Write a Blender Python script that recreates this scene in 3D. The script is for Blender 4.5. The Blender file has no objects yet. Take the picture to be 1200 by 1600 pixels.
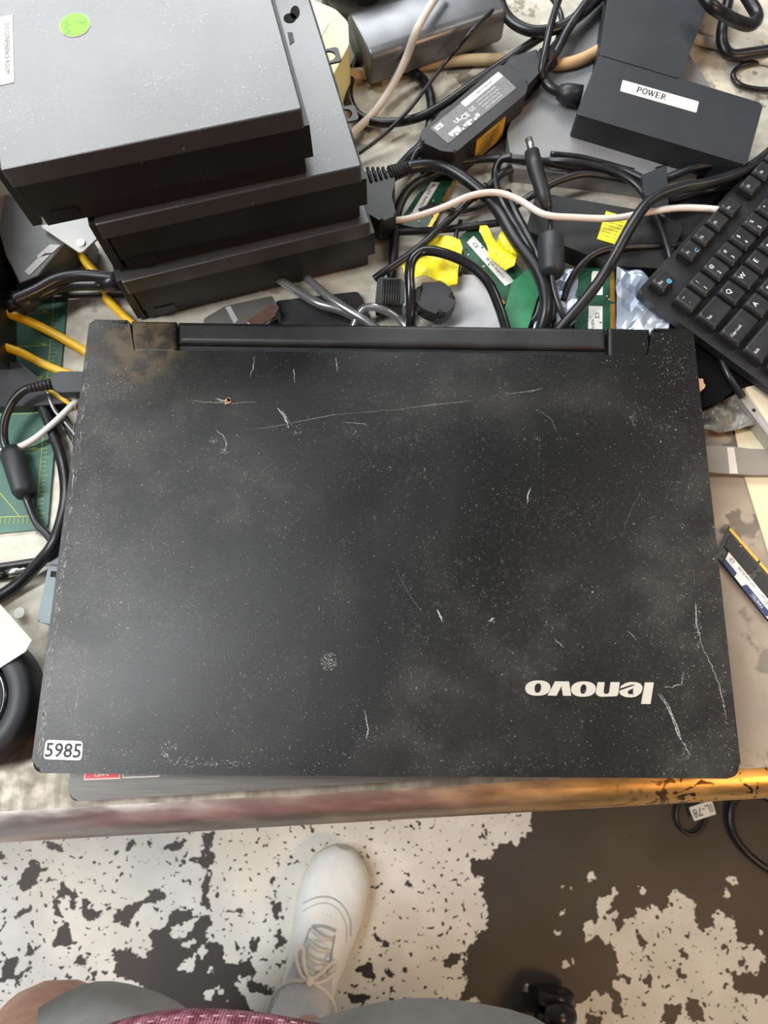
import bpy, bmesh, math, random
import numpy as np
from mathutils import Vector, Matrix
random.seed(7)
C = bpy.context.scene.collection
SC = bpy.context.scene

# ------------------------------------------------------------------ camera, light, exposure
F = 1155.0                       # focal length in pixels of the 1200x1600 photo
PITCH = math.radians(16.0)       # tilt away from straight down, towards +y
ZB = 0.78                        # height of the bench top
CAMZ = ZB + 0.46
cam_d = bpy.data.cameras.new('camera'); cam = bpy.data.objects.new('camera', cam_d); C.objects.link(cam)
cam_d.sensor_fit = 'HORIZONTAL'; cam_d.sensor_width = 36.0; cam_d.lens = F / 1200 * 36.0
cam_d.clip_start = 0.01; cam_d.clip_end = 50
cam.location = (0, 0, CAMZ); cam.rotation_euler = (PITCH, 0, 0)
cam_d.dof.use_dof = True; cam_d.dof.focus_distance = 0.42; cam_d.dof.aperture_fstop = 22
SC.camera = cam
SC.view_settings.view_transform = 'Standard'; SC.view_settings.look = 'None'
SC.view_settings.exposure = -0.2; SC.view_settings.gamma = 1.0; SC.view_settings.use_curve_mapping = False

w = bpy.data.worlds.new('world'); SC.world = w; w.use_nodes = True
bg = w.node_tree.nodes['Background']; bg.inputs['Color'].default_value = (0.86, 0.93, 1.0, 1); bg.inputs['Strength'].default_value = 0.20

def area(name, loc, size, power, col, target=(0, 0, ZB)):
    l = bpy.data.lights.new(name, 'AREA'); l.shape = 'RECTANGLE'; l.size, l.size_y = size
    l.energy = power; l.color = col
    o = bpy.data.objects.new(name, l); C.objects.link(o); o.location = loc
    o.rotation_euler = (Vector(target) - Vector(loc)).to_track_quat('-Z', 'Y').to_euler()
    return o
area('ceiling_light_left', (-1.50, -0.05, 2.75), (0.32, 2.0), 80, (0.97, 0.99, 1.0), (-1.2, 0.1, 0))
area('ceiling_light_back', (-0.9, 2.5, 2.75), (2.8, 1.3), 135, (0.96, 0.99, 1.0), (-0.4, 1.2, 0))
area('ceiling_light_right', (1.7, 0.5, 2.75), (0.3, 1.3), 16, (1.0, 0.90, 0.76), (0.9, 0.3, 0))
area('warm_lamp', (1.15, -1.0, 1.75), (0.35, 0.35), 15, (1.0, 0.60, 0.26), (0.3, -0.3, 0.6))

# ------------------------------------------------------------------ pixel -> point on a horizontal plane
def P(px, py, z):
    u = (px - 600) / F; v = (800 - py) / F
    dy = math.sin(PITCH) + v * math.cos(PITCH); dn = math.cos(PITCH) - v * math.sin(PITCH)
    t = (CAMZ - z) / dn
    return Vector((u * t, dy * t, z))
def B(px, py, h): return P(px, py, ZB + h)

# ------------------------------------------------------------------ materials
def mat(name, col, rough=0.5, metal=0.0, noise=0.0, nscale=60, bump=0.0, bscale=400, spec=0.5, alpha=1, trans=0, col2=None, coat=0):
    m = bpy.data.materials.new(name); m.use_nodes = True
    nt = m.node_tree; b = nt.nodes['Principled BSDF']
    b.inputs['Base Color'].default_value = (*col, 1); b.inputs['Roughness'].default_value = rough
    b.inputs['Metallic'].default_value = metal; b.inputs['Specular IOR Level'].default_value = spec
    b.inputs['Transmission Weight'].default_value = trans; b.inputs['Coat Weight'].default_value = coat
    tc = nt.nodes.new('ShaderNodeTexCoord')
    if noise or col2:
        n = nt.nodes.new('ShaderNodeTexNoise'); n.inputs['Scale'].default_value = nscale; n.inputs['Detail'].default_value = 6
        nt.links.new(tc.outputs['Object'], n.inputs['Vector'])
        mx = nt.nodes.new('ShaderNodeMix'); mx.data_type = 'RGBA'
        c2 = col2 or tuple(min(1, c * (1 + noise) + noise * 0.01) for c in col)
        c1 = col if col2 else tuple(c * (1 - noise) for c in col)
        mx.inputs['A'].default_value = (*c1, 1); mx.inputs['B'].default_value = (*c2, 1)
        mr = nt.nodes.new('ShaderNodeMapRange'); mr.inputs['From Min'].default_value = 0.35; mr.inputs['From Max'].default_value = 0.65
        nt.links.new(n.outputs['Fac'], mr.inputs['Value']); nt.links.new(mr.outputs['Result'], mx.inputs['Factor'])
        nt.links.new(mx.outputs['Result'], b.inputs['Base Color'])
    if bump:
        n2 = nt.nodes.new('ShaderNodeTexNoise'); n2.inputs['Scale'].default_value = bscale; n2.inputs['Detail'].default_value = 3
        nt.links.new(tc.outputs['Object'], n2.inputs['Vector'])
        bp = nt.nodes.new('ShaderNodeBump'); bp.inputs['Strength'].default_value = bump; bp.inputs['Distance'].default_value = 0.001
        nt.links.new(n2.outputs['Fac'], bp.inputs['Height']); nt.links.new(bp.outputs['Normal'], b.inputs['Normal'])
    return m
class NT:                                                       # tiny node-building helper
    def __init__(s, m): s.nt = m.node_tree; s.b = s.nt.nodes['Principled BSDF']; s.tc = s.nt.nodes.new('ShaderNodeTexCoord')
    def world(s):
        g = s.nt.nodes.new('ShaderNodeNewGeometry')
        class T: outputs = {'Object': g.outputs['Position']}
        s.tc = T; return s
    def link(s, a, b): s.nt.links.new(a, b)
    def noise(s, scale, detail=4, vec=None, rough=0.5, dist=0):
        n = s.nt.nodes.new('ShaderNodeTexNoise'); n.inputs['Scale'].default_value = scale; n.inputs['Detail'].default_value = detail
        n.inputs['Roughness'].default_value = rough; n.inputs['Distortion'].default_value = dist
        s.link(vec or s.tc.outputs['Object'], n.inputs['Vector']); return n.outputs['Fac']
    def ramp(s, v, a, b, lo=0.0, hi=1.0):
        n = s.nt.nodes.new('ShaderNodeMapRange'); n.interpolation_type = 'SMOOTHSTEP'
        for k, x in (('From Min', a), ('From Max', b), ('To Min', lo), ('To Max', hi)): n.inputs[k].default_value = x
        s.link(v, n.inputs['Value']); return n.outputs['Result']
    def math(s, op, a, b=None):
        n = s.nt.nodes.new('ShaderNodeMath'); n.operation = op
        for i, x in enumerate((a, b)):
            if x is None: continue
            if isinstance(x, (int, float)): n.inputs[i].default_value = x
            else: s.link(x, n.inputs[i])
        return n.outputs[0]
    def mix(s, f, a, b):
        n = s.nt.nodes.new('ShaderNodeMix'); n.data_type = 'RGBA'
        if isinstance(f, (int, float)): n.inputs['Factor'].default_value = f
        else: s.link(f, n.inputs['Factor'])
        for k, x in (('A', a), ('B', b)):
            if isinstance(x, tuple): n.inputs[k].default_value = (*x, 1)
            else: s.link(x, n.inputs[k])
        return n.outputs['Result']
    def mapping(s, scale, rot=(0, 0, 0)):
        n = s.nt.nodes.new('ShaderNodeMapping'); n.inputs['Scale'].default_value = scale; n.inputs['Rotation'].default_value = rot
        s.link(s.tc.outputs['Object'], n.inputs['Vector']); return n.outputs['Vector']
    def xyz(s):
        n = s.nt.nodes.new('ShaderNodeSeparateXYZ'); s.link(s.tc.outputs['Object'], n.inputs[0]); return n.outputs
    def bump(s, h, st, d=0.001):
        n = s.nt.nodes.new('ShaderNodeBump'); n.inputs['Strength'].default_value = st; n.inputs['Distance'].default_value = d
        s.link(h, n.inputs['Height']); s.link(n.outputs['Normal'], s.b.inputs['Normal'])
def blank(name):
    m = bpy.data.materials.new(name); m.use_nodes = True; return m, NT(m)

M = {}
M['black'] = mat('black_plastic', (0.012, 0.012, 0.013), 0.45, noise=0.35, nscale=40, bump=0.15, bscale=1500)
M['black_soft'] = mat('black_rubber', (0.014, 0.014, 0.016), 0.45, noise=0.3, nscale=90)
M['cable_black'] = mat('black_cable_rubber', (0.010, 0.010, 0.012), 0.34, noise=0.3, nscale=90)
M['black_gloss'] = mat('black_gloss', (0.012, 0.012, 0.014), 0.18, noise=0.2)
M['pit'] = mat('dark_hole', (0.003, 0.003, 0.003), 0.8)
M['slate'] = mat('slate_plastic', (0.019, 0.022, 0.027), 0.5, noise=0.15, nscale=30, bump=0.1, bscale=1800)
M['white'] = mat('white_label', (0.80, 0.79, 0.76), 0.5, noise=0.04, nscale=200)
M['label_grey'] = mat('printed_label', (0.10, 0.10, 0.11), 0.45, col2=(0.22, 0.22, 0.22), nscale=900)
M['ink'] = mat('black_ink', (0.015, 0.015, 0.018), 0.6)
M['ink_soft'] = mat('grey_ink', (0.12, 0.12, 0.13), 0.6)
M['print_white'] = mat('white_print', (0.78, 0.78, 0.78), 0.5)
M['print_blue'] = mat('blue_print', (0.10, 0.42, 0.62), 0.5)
M['yellow_tape'] = mat('yellow_tape', (0.82, 0.74, 0.02), 0.42, noise=0.08, nscale=80, bump=0.5, bscale=160)
M['yellow_label'] = mat('yellow_label', (0.80, 0.74, 0.03), 0.5)
M['amber_label'] = mat('amber_label', (0.66, 0.36, 0.03), 0.5, noise=0.12, nscale=150)
M['yellow_cable'] = mat('yellow_cable', (0.78, 0.47, 0.01), 0.4, noise=0.06)
M['tan_cable'] = mat('tan_cable', (0.62, 0.50, 0.32), 0.55, col2=(0.62, 0.36, 0.14), nscale=9)
M['cream_cable'] = mat('cream_cable', (0.62, 0.56, 0.50), 0.45, noise=0.08, nscale=40)
M['pink_cable'] = mat('pinkish_cable', (0.66, 0.52, 0.45), 0.42, col2=(0.80, 0.76, 0.72), nscale=14)
M['white_cable'] = mat('white_cable', (0.75, 0.74, 0.70), 0.35)
M['grey_cable'] = mat('grey_cable', (0.38, 0.38, 0.39), 0.2, metal=0.75)
M['pcb'] = mat('green_circuit_board', (0.012, 0.075, 0.040), 0.35, noise=0.3, nscale=120)
M['pcb_light'] = mat('bright_green_board', (0.03, 0.19, 0.085), 0.45, noise=0.2, nscale=60)
M['pcb_black'] = mat('black_circuit_board', (0.02, 0.019, 0.018), 0.35, noise=0.4, nscale=300)
M['gold'] = mat('gold_contacts', (0.75, 0.42, 0.08), 0.35, metal=0.8)
M['navy'] = mat('navy_print', (0.03, 0.055, 0.16), 0.5)
M['chip'] = mat('chip', (0.012, 0.012, 0.012), 0.4)
M['steel'] = mat('steel', (0.62, 0.61, 0.58), 0.28, metal=1.0, noise=0.08)
M['silver_plastic'] = mat('silver_plastic', (0.36, 0.36, 0.36), 0.45, noise=0.08)
M['grey_slab'] = mat('grey_panel', (0.23, 0.235, 0.24), 0.42, noise=0.10, nscale=14, bump=0.1, bscale=900)
M['grey_sheet'] = mat('grey_sheet', (0.42, 0.42, 0.43), 0.5, noise=0.15, nscale=40)
M['teal_grey'] = mat('teal_grey_plastic', (0.13, 0.18, 0.195), 0.38, noise=0.08)
M['paper'] = mat('paper', (0.52, 0.52, 0.51), 0.7, noise=0.04, nscale=20)
M['cream_paper'] = mat('cream_paper', (0.72, 0.63, 0.42), 0.7, noise=0.06, nscale=30)
M['taupe'] = mat('taupe_strip', (0.24, 0.21, 0.185), 0.65, noise=0.08, nscale=30)
M['mat_green'] = mat('cutting_mat_green', (0.055, 0.155, 0.115), 0.5, noise=0.2, nscale=30, bump=0.1)
M['mat_line'] = mat('cutting_mat_lines', (0.52, 0.60, 0.12), 0.6)
M['antistatic'] = mat('antistatic_film', (0.30, 0.37, 0.50), 0.30, metal=0.5, col2=(0.66, 0.74, 0.84), nscale=22, bump=0.2, bscale=60)
M['smoke_film'] = mat('smoky_film', (0.15, 0.145, 0.125), 0.38, metal=0.15, noise=0.3, nscale=60, bump=0.6, bscale=90)
M['pale_yellow'] = mat('pale_yellow_plastic', (0.86, 0.83, 0.42), 0.35, noise=0.04, nscale=30)
M['green_dot'] = mat('lime_green_sticker', (0.20, 0.74, 0.02), 0.5)
M['red'] = mat('red_sticker', (0.70, 0.02, 0.02), 0.35)
M['orange'] = mat('orange_print', (0.72, 0.16, 0.03), 0.4)
M['copper_gloss'] = mat('dark_gloss_metal', (0.17, 0.175, 0.185), 0.36, metal=0.6, noise=0.1)
M['skin'] = mat('skin', (0.50, 0.28, 0.21), 0.5, noise=0.12, nscale=60, bump=0.2, bscale=500)
M['shorts'] = mat('grey_cloth', (0.34, 0.35, 0.355), 0.75, noise=0.16, nscale=26, bump=0.3, bscale=1500)
M['sock'] = mat('pale_grey_sock', (0.60, 0.62, 0.68), 0.9, noise=0.06, nscale=300, bump=0.5, bscale=1200)
M['shoe'] = mat('white_leather', (0.84, 0.86, 0.87), 0.5, noise=0.03, nscale=60, bump=0.15, bscale=900)
M['shoe_sole'] = mat('ivory_rubber', (0.66, 0.62, 0.48), 0.6, noise=0.08, nscale=60)
M['lace'] = mat('off_white_lace', (0.82, 0.82, 0.77), 0.8, bump=0.5, bscale=2500)
M['shoe_dark'] = mat('grey_lining', (0.20, 0.22, 0.27), 0.8)
M['seam'] = mat('shoe_seam', (0.42, 0.47, 0.48), 0.7)
M['hair'] = mat('brown_hair', (0.05, 0.03, 0.02), 0.6)
M['tan_rubber'] = mat('peach_rubber', (0.72, 0.44, 0.28), 0.5)
M['brown'] = mat('dark_brown_plastic', (0.09, 0.045, 0.03), 0.4, noise=0.2)
M['slate_light'] = mat('dark_grey_metal', (0.075, 0.077, 0.08), 0.45, noise=0.15)
M['velvet'] = mat('matte_black_cloth', (0.004, 0.004, 0.005), 0.95, spec=0.1)
M['white_device'] = mat('white_gloss_plastic', (0.80, 0.70, 0.52), 0.3, noise=0.04)
M['device_edge'] = mat('warm_grey_metal', (0.42, 0.40, 0.36), 0.4, metal=0.4)

# maroon ribbed cloth
m, n = blank('maroon_corduroy'); M['maroon'] = m
x = n.xyz(); wv = n.math('SINE', n.math('MULTIPLY', x[0], 3600)); nz = n.noise(160, 4)
f = n.math('ADD', n.math('MULTIPLY', wv, 0.12), nz)
n.link(n.mix(n.ramp(f, 0.35, 0.72), (0.145, 0.026, 0.045), (0.42, 0.17, 0.21)), n.b.inputs['Base Color'])
n.b.inputs['Roughness'].default_value = 0.9; n.bump(f, 0.5)
M['stitch'] = mat('pale_stitching', (0.42, 0.25, 0.28), 0.8)

# PC cover: dark painted steel, dust flecks
m, n = blank('painted_steel_cover'); M['cover'] = m
nz = n.noise(1100, 2); zone = n.noise(22, 3)
sp = n.math('MULTIPLY', n.ramp(nz, 0.66, 0.74), n.ramp(zone, 0.48, 0.62))
n.link(n.mix(sp, (0.045, 0.046, 0.048), (0.40, 0.42, 0.42)), n.b.inputs['Base Color'])
n.link(n.ramp(n.noise(9, 3), 0.3, 0.7, 0.26, 0.33), n.b.inputs['Roughness']); n.bump(n.noise(2500, 2), 0.12); n.b.inputs['Specular IOR Level'].default_value = 0.9
m, n = blank('black_painted_steel'); M['pc_side'] = m
nz = n.noise(900, 2); sp = n.math('MULTIPLY', n.ramp(nz, 0.70, 0.76), n.ramp(n.noise(30, 2), 0.5, 0.66))
n.link(n.mix(sp, (0.010, 0.010, 0.011), (0.2, 0.2, 0.2)), n.b.inputs['Base Color']); n.b.inputs['Roughness'].default_value = 0.42

# lid: worn matte black, dust flecks, rubs, brown stain by the corner
m, n = blank('worn_black_lid'); M['lid'] = m
big = n.noise(9, 5, dist=0.6); mid = n.noise(42, 4)
xx = n.xyz()
leftd = n.ramp(xx[0], -0.20, -0.10, 1.0, 0.0)
rightd = n.ramp(xx[0], 0.10, 0.19, 0.0, 0.35)
dens = n.math('ADD', n.ramp(mid, 0.30, 0.70, 0.0, 0.5), n.math('ADD', n.math('MULTIPLY', leftd, 0.35), rightd))
fine = n.noise(1500, 1); f2 = n.noise(620, 2)
spk = n.ramp(n.math('ADD', fine, n.math('MULTIPLY', dens, 0.085)), 0.765, 0.82)
spk2 = n.ramp(n.math('ADD', f2, n.math('MULTIPLY', dens, 0.07)), 0.775, 0.81)
strv = n.mapping((1400, 160, 1), (0, 0, 0.45)); st = n.noise(1.0, 2, vec=strv)
strk = n.math('MULTIPLY', n.ramp(st, 0.66, 0.76), n.ramp(n.math('ADD', mid, n.math('MULTIPLY', leftd, 0.16)), 0.55, 0.72, 0, 0.5))
marks = n.math('MINIMUM', n.math('ADD', n.math('MAXIMUM', spk, spk2), strk), 1.0)
haze = n.math('MULTIPLY', n.ramp(big, 0.45, 0.75), n.ramp(mid, 0.3, 0.75))
haze = n.math('MINIMUM', n.math('ADD', haze, n.math('MULTIPLY', leftd, n.ramp(mid, 0.35, 0.7, 0.05, 0.7))), 1.0)
grain = n.math('MULTIPLY', n.ramp(n.noise(420, 4), 0.52, 0.72), n.ramp(n.noise(17, 4), 0.42, 0.62, 0.0, 0.5))
haze = n.math('MINIMUM', n.math('ADD', haze, grain), 1.0)
base = n.mix(haze, (0.006, 0.006, 0.006), (0.036, 0.035, 0.033))
# brown stain at the back-left corner
dx = n.math('ADD', xx[0], 0.155); dyy = n.math('ADD', xx[1], -0.118)
rr = n.math('SQRT', n.math('ADD', n.math('MULTIPLY', dx, dx), n.math('MULTIPLY', dyy, dyy)))
stain = n.math('MULTIPLY', n.ramp(n.math('ADD', rr, n.math('MULTIPLY', mid, 0.05)), 0.035, 0.06, 0.8, 0.0), n.ramp(n.noise(90, 4), 0.40, 0.62, 0.15, 0.85))
base = n.mix(stain, base, (0.13, 0.095, 0.05))
n.link(n.mix(marks, base, (0.38, 0.37, 0.34)), n.b.inputs['Base Color'])
n.link(n.ramp(big, 0.3, 0.7, 0.30, 0.44), n.b.inputs['Roughness'])
n.bump(n.math('ADD', n.noise(2200, 2), n.math('MULTIPLY', marks, 1.5)), 0.12)
n.b.inputs['Specular IOR Level'].default_value = 0.38
M['scratch'] = mat('pale_scratch', (0.46, 0.45, 0.42), 0.6, col2=(0.10, 0.10, 0.09), nscale=900)
M['scratch_faint'] = mat('faint_scratch', (0.12, 0.12, 0.10), 0.6, col2=(0.03, 0.03, 0.03), nscale=700)
M['logo'] = mat('silver_logo', (0.62, 0.60, 0.52), 0.35, metal=0.35)
# brushed palm rest
m, n = blank('brushed_grey_plastic'); M['brushed'] = m
nb = n.noise(1.0, 3, vec=n.mapping((25, 2600, 1), (0, 0, -0.045)))
n.link(n.mix(n.ramp(nb, 0.3, 0.7), (0.075, 0.072, 0.068), (0.135, 0.13, 0.12)), n.b.inputs['Base Color']); n.b.inputs['Roughness'].default_value = 0.42
n.b.inputs['Metallic'].default_value = 0.4

# bench: worn cream coating, browner to the right; bare steel at the front-left
m, n = blank('worn_bench_top'); M['bench'] = m; n.world()
xx = n.xyz(); big = n.noise(5, 5, dist=0.4); mid = n.noise(26, 6); fi = n.noise(140, 4)
cream = n.mix(n.ramp(fi, 0.35, 0.7), (0.58, 0.53, 0.43), (0.76, 0.71, 0.58))
brown = n.mix(n.ramp(mid, 0.35, 0.7), (0.30, 0.235, 0.175), (0.42, 0.34, 0.255))
rightm = n.ramp(n.math('ADD', n.math('SUBTRACT', xx[0], n.math('MULTIPLY', xx[1], 0.75)), n.math('MULTIPLY', big, 0.03)), 0.055, 0.10)  # brown mask: dirt plus warm light put into the coating colour
c = n.mix(rightm, cream, brown)
dirt = n.ramp(n.math('ADD', n.math('ADD', mid, n.math('MULTIPLY', rightm, 0.03)), n.math('MULTIPLY', fi, 0.35)), 0.77, 0.83)
c = n.mix(n.math('MULTIPLY', dirt, 0.75), c, (0.09, 0.07, 0.05))
greyp = n.math('MULTIPLY', n.ramp(big, 0.44, 0.58), 0.62)  # grey patches: staining plus a shadowy tone mixed into the colour
c = n.mix(greyp, c, (0.30, 0.28, 0.245))
steelm = n.math('MULTIPLY', n.ramp(n.math('ADD', xx[1], n.math('MULTIPLY', mid, 0.10)), 0.06, 0.10, 1, 0), n.ramp(xx[0], 0.16, 0.22, 1, 0))
brush = n.noise(1.0, 4, vec=n.mapping((120, 16, 1)))
c = n.mix(steelm, c, n.mix(n.ramp(brush, 0.35, 0.7), (0.17, 0.15, 0.12), (0.30, 0.27, 0.22)))
n.link(c, n.b.inputs['Base Color'])
n.link(n.math('MULTIPLY', steelm, 0.75), n.b.inputs['Metallic'])
n.link(n.ramp(fi, 0.3, 0.7, 0.42, 0.58), n.b.inputs['Roughness']); n.bump(mid, 0.12)
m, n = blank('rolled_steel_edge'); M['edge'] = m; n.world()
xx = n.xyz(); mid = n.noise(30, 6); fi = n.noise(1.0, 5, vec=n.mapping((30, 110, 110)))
gold = n.ramp(n.math('ADD', xx[0], n.math('MULTIPLY', mid, 0.12)), -0.05, 0.26)  # gold tint towards the right: warm lamp's reflection painted into the steel
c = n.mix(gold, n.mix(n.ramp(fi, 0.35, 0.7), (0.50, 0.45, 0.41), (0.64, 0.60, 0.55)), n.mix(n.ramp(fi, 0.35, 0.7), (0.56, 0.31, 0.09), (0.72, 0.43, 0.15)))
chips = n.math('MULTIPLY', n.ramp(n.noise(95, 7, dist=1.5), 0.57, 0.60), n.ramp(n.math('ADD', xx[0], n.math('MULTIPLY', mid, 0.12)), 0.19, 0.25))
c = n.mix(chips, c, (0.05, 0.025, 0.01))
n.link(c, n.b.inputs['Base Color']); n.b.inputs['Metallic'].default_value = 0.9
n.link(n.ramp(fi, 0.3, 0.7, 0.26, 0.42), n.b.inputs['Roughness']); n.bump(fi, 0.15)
# floor: white paint peeling off dark concrete (mesh attribute says how far inside the paint)
m, n = blank('peeling_floor_paint'); M['floor'] = m
at = n.nt.nodes.new('ShaderNodeAttribute'); at.attribute_name = 'paint'
a = at.outputs['Fac']
n1 = n.noise(45, 2, dist=0.3); n2 = n.noise(130, 1, dist=0.2); n3 = n.noise(55, 2)
fld = n.math('ADD', a, n.math('ADD', n.ramp(n1, 0, 1, -0.0075, 0.0075), n.ramp(n2, 0, 1, -0.0045, 0.0045)))
white = n.ramp(fld, -0.0004, 0.0008)
holes = n.ramp(n.math('ADD', n.noise(120, 1, dist=0.4), n.math('MULTIPLY', n3, 0.30)), 0.812, 0.822)
white = n.math('MULTIPLY', white, n.math('SUBTRACT', 1.0, holes))
specks = n.math('MULTIPLY', n.ramp(n.noise(70, 2), 0.745, 0.76), 0.6)
white = n.math('MAXIMUM', white, specks)
wc = n.mix(n.ramp(n.noise(18, 5), 0.35, 0.7), (0.72, 0.70, 0.65), (0.82, 0.80, 0.75))
dc = n.mix(n.ramp(n.noise(7, 5), 0.3, 0.7), (0.030, 0.024, 0.021), (0.052, 0.040, 0.033))
n.link(n.mix(white, dc, wc), n.b.inputs['Base Color']); n.link(n.ramp(white, 0, 1, 0.5, 0.6), n.b.inputs['Roughness'])
n.bump(white, 0.5, 0.0015)

# ------------------------------------------------------------------ building helpers
def thing(name, label, cat, loc, group=None):
    o = bpy.data.objects.new(name, None); C.objects.link(o); o.location = loc; o.empty_display_size = 0.02
    o['label'] = label; o['category'] = cat
    if group: o['group'] = group
    return o
def tag(o, label, cat, group=None):
    o['label'] = label; o['category'] = cat
    if group: o['group'] = group
    return o
class MB:
    """collects geometry in world coordinates; build() links it as ONE mesh object"""
    def __init__(s): s.v = []; s.f = []; s.mi = []; s.sm = []; s.mats = []
    def mat(s, m):
        if m not in s.mats: s.mats.append(m)
        return s.mats.index(m)
    def add(s, vs, fs, m, smooth=False):
        k = len(s.v); s.v += [tuple(v) for v in vs]; i = s.mat(m)
        for f in fs: s.f.append(tuple(a + k for a in f)); s.mi.append(i); s.sm.append(smooth)
        return s
    def addbm(s, bm, m, smooth=False, mtx=None):
        bm.verts.index_update()
        vs = [(mtx @ v.co) if mtx else v.co.copy() for v in bm.verts]
        fs = [[v.index for v in f.verts] for f in bm.faces]
        s.add(vs, fs, m, smooth); bm.free(); return s
    def prism(s, poly, z0, z1, m, bev=0.0, seg=2, smooth=False):
        poly = [Vector((p[0], p[1])) for p in poly]
        ar = sum(poly[i].x * poly[(i + 1) % len(poly)].y - poly[(i + 1) % len(poly)].x * poly[i].y for i in range(len(poly)))
        if ar < 0: poly = poly[::-1]
        bm = bmesh.new()
        lo = [bm.verts.new((p.x, p.y, z0)) for p in poly]; hi = [bm.verts.new((p.x, p.y, z1)) for p in poly]
        bm.faces.new(lo[::-1]); top = bm.faces.new(hi); k = len(poly)
        for i in range(k): bm.faces.new((lo[i], lo[(i + 1) % k], hi[(i + 1) % k], hi[i]))
        if bev: bmesh.ops.bevel(bm, geom=list(top.edges), offset=bev, segments=seg, profile=0.5, affect='EDGES')
        return s.addbm(bm, m, smooth)
    def box(s, c, size, m, rot=0.0, bev=0.0, R=None, seg=2):
        bm = bmesh.new(); bmesh.ops.create_cube(bm, size=1)
        bmesh.ops.scale(bm, vec=size, verts=bm.verts)
        if bev: bmesh.ops.bevel(bm, geom=list(bm.edges), offset=bev, segments=seg, profile=0.5, affect='EDGES')
        return s.addbm(bm, m, False, Matrix.Translation(c) @ (R.to_4x4() if R else Matrix.Rotation(rot, 4, 'Z')))
    def tube(s, pts, r, m, n=10, sub=6, caps=True, flat=1.0):
        pts = [Vector(p) for p in pts]
        rs = r if isinstance(r, (list, tuple)) else [r] * len(pts)
        q = []; qr = []
        if sub > 1 and len(pts) > 2:
            for i in range(len(pts) - 1):
                p0 = pts[i - 1] if i else pts[0] * 2 - pts[1]
                p1, p2 = pts[i], pts[i + 1]
                p3 = pts[i + 2] if i + 2 < len(pts) else p2 * 2 - p1
                for j in range(sub):
                    t = j / sub
                    q.append(0.5 * ((2 * p1) + (p2 - p0) * t + (2 * p0 - 5 * p1 + 4 * p2 - p3) * t * t + (3 * p1 - p0 - 3 * p2 + p3) * t ** 3))
                    qr.append(rs[i] * (1 - t) + rs[i + 1] * t)
            q.append(pts[-1]); qr.append(rs[-1])
        else: q = pts; qr = list(rs)
        vs = []; fs = []; up = None
        for i, p in enumerate(q):
            d = (q[min(i + 1, len(q) - 1)] - q[max(i - 1, 0)])
            if d.length < 1e-9: d = Vector((1, 0, 0))
            d.normalize()
            if up is None: up = Vector((0, 0, 1)) if abs(d.z) < 0.9 else Vector((0, 1, 0))
            a = d.cross(up)
            if a.length < 1e-4: a = d.cross(Vector((0.3, 1, 0)))
            a.normalize(); b = a.cross(d).normalized(); up = b
            for k in range(n):
                an = 2 * math.pi * k / n
                vs.append(p + a * math.cos(an) * qr[i] + b * math.sin(an) * qr[i] * flat)
        for i in range(len(q) - 1):
            for k in range(n):
                fs.append((i * n + k, i * n + (k + 1) % n, (i + 1) * n + (k + 1) % n, (i + 1) * n + k))
        if caps: fs.append(tuple(range(n))[::-1]); fs.append(tuple((len(q) - 1) * n + k for k in range(n)))
        return s.add(vs, fs, m, True)
    def ribbon(s, pts, wd, m, z=None, up=Vector((0, 0, 1))):
        pts = [Vector(p) for p in pts]; vs = []; fs = []
        for i, p in enumerate(pts):
            d = (pts[min(i + 1, len(pts) - 1)] - pts[max(i - 1, 0)]); d.normalize(); a = d.cross(up).normalized()
            k = wd if not isinstance(wd, (list, tuple)) else wd[i]
            vs += [p + a * k / 2, p - a * k / 2]
        for i in range(len(pts) - 1): fs.append((2 * i, 2 * i + 2, 2 * i + 3, 2 * i + 1))
        return s.add(vs, fs, m)
    def flat(s, pts, m):                                        # one n-gon sticker face (z of pts used)
        return s.add(pts, [tuple(range(len(pts)))], m)
    def disc(s, c, rx, m, z=None, ry=None, rot=0, n=20, h=0.0):
        ry = ry or rx; pl = []
        for k in range(n):
            a = 2 * math.pi * k / n; x, y = rx * math.cos(a), ry * math.sin(a)
            pl.append((c[0] + x * math.cos(rot) - y * math.sin(rot), c[1] + x * math.sin(rot) + y * math.cos(rot)))
        return s.prism(pl, c[2], c[2] + max(h, 1e-4), m)
    def text(s, body, o, u, height, m, center=True, bold=0.0, stretch=1.0, up=None, shear=0.0):
        """o: origin, u: baseline direction; lies in the plane of u and up"""
        cu = bpy.data.curves.new('t', 'FONT'); cu.body = body; cu.size = 1; cu.offset = bold; cu.resolution_u = 2; cu.shear = shear
        ob = bpy.data.objects.new('t', cu); C.objects.link(ob)
        me = bpy.data.meshes.new_from_object(ob.evaluated_get(bpy.context.evaluated_depsgraph_get()))
        vs = [v.co.copy() for v in me.vertices]; fs = [tuple(p.vertices) for p in me.polygons]
        bpy.data.objects.remove(ob); bpy.data.curves.remove(cu); bpy.data.meshes.remove(me)
        if not vs: return 0
        k = height / 0.70; w_ = max(v.x for v in vs) + min(v.x for v in vs)
        u = Vector(u).normalized(); up = Vector(up).normalized() if up else Vector((0, 0, 1)).cross(u)
        out = [Vector(o) + u * ((v.x - (w_ / 2 if center else 0)) * k * stretch) + up * ((v.y - (0.35 if center else 0)) * k) for v in vs]
        s.add(out, fs, m); return w_ * k
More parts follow.
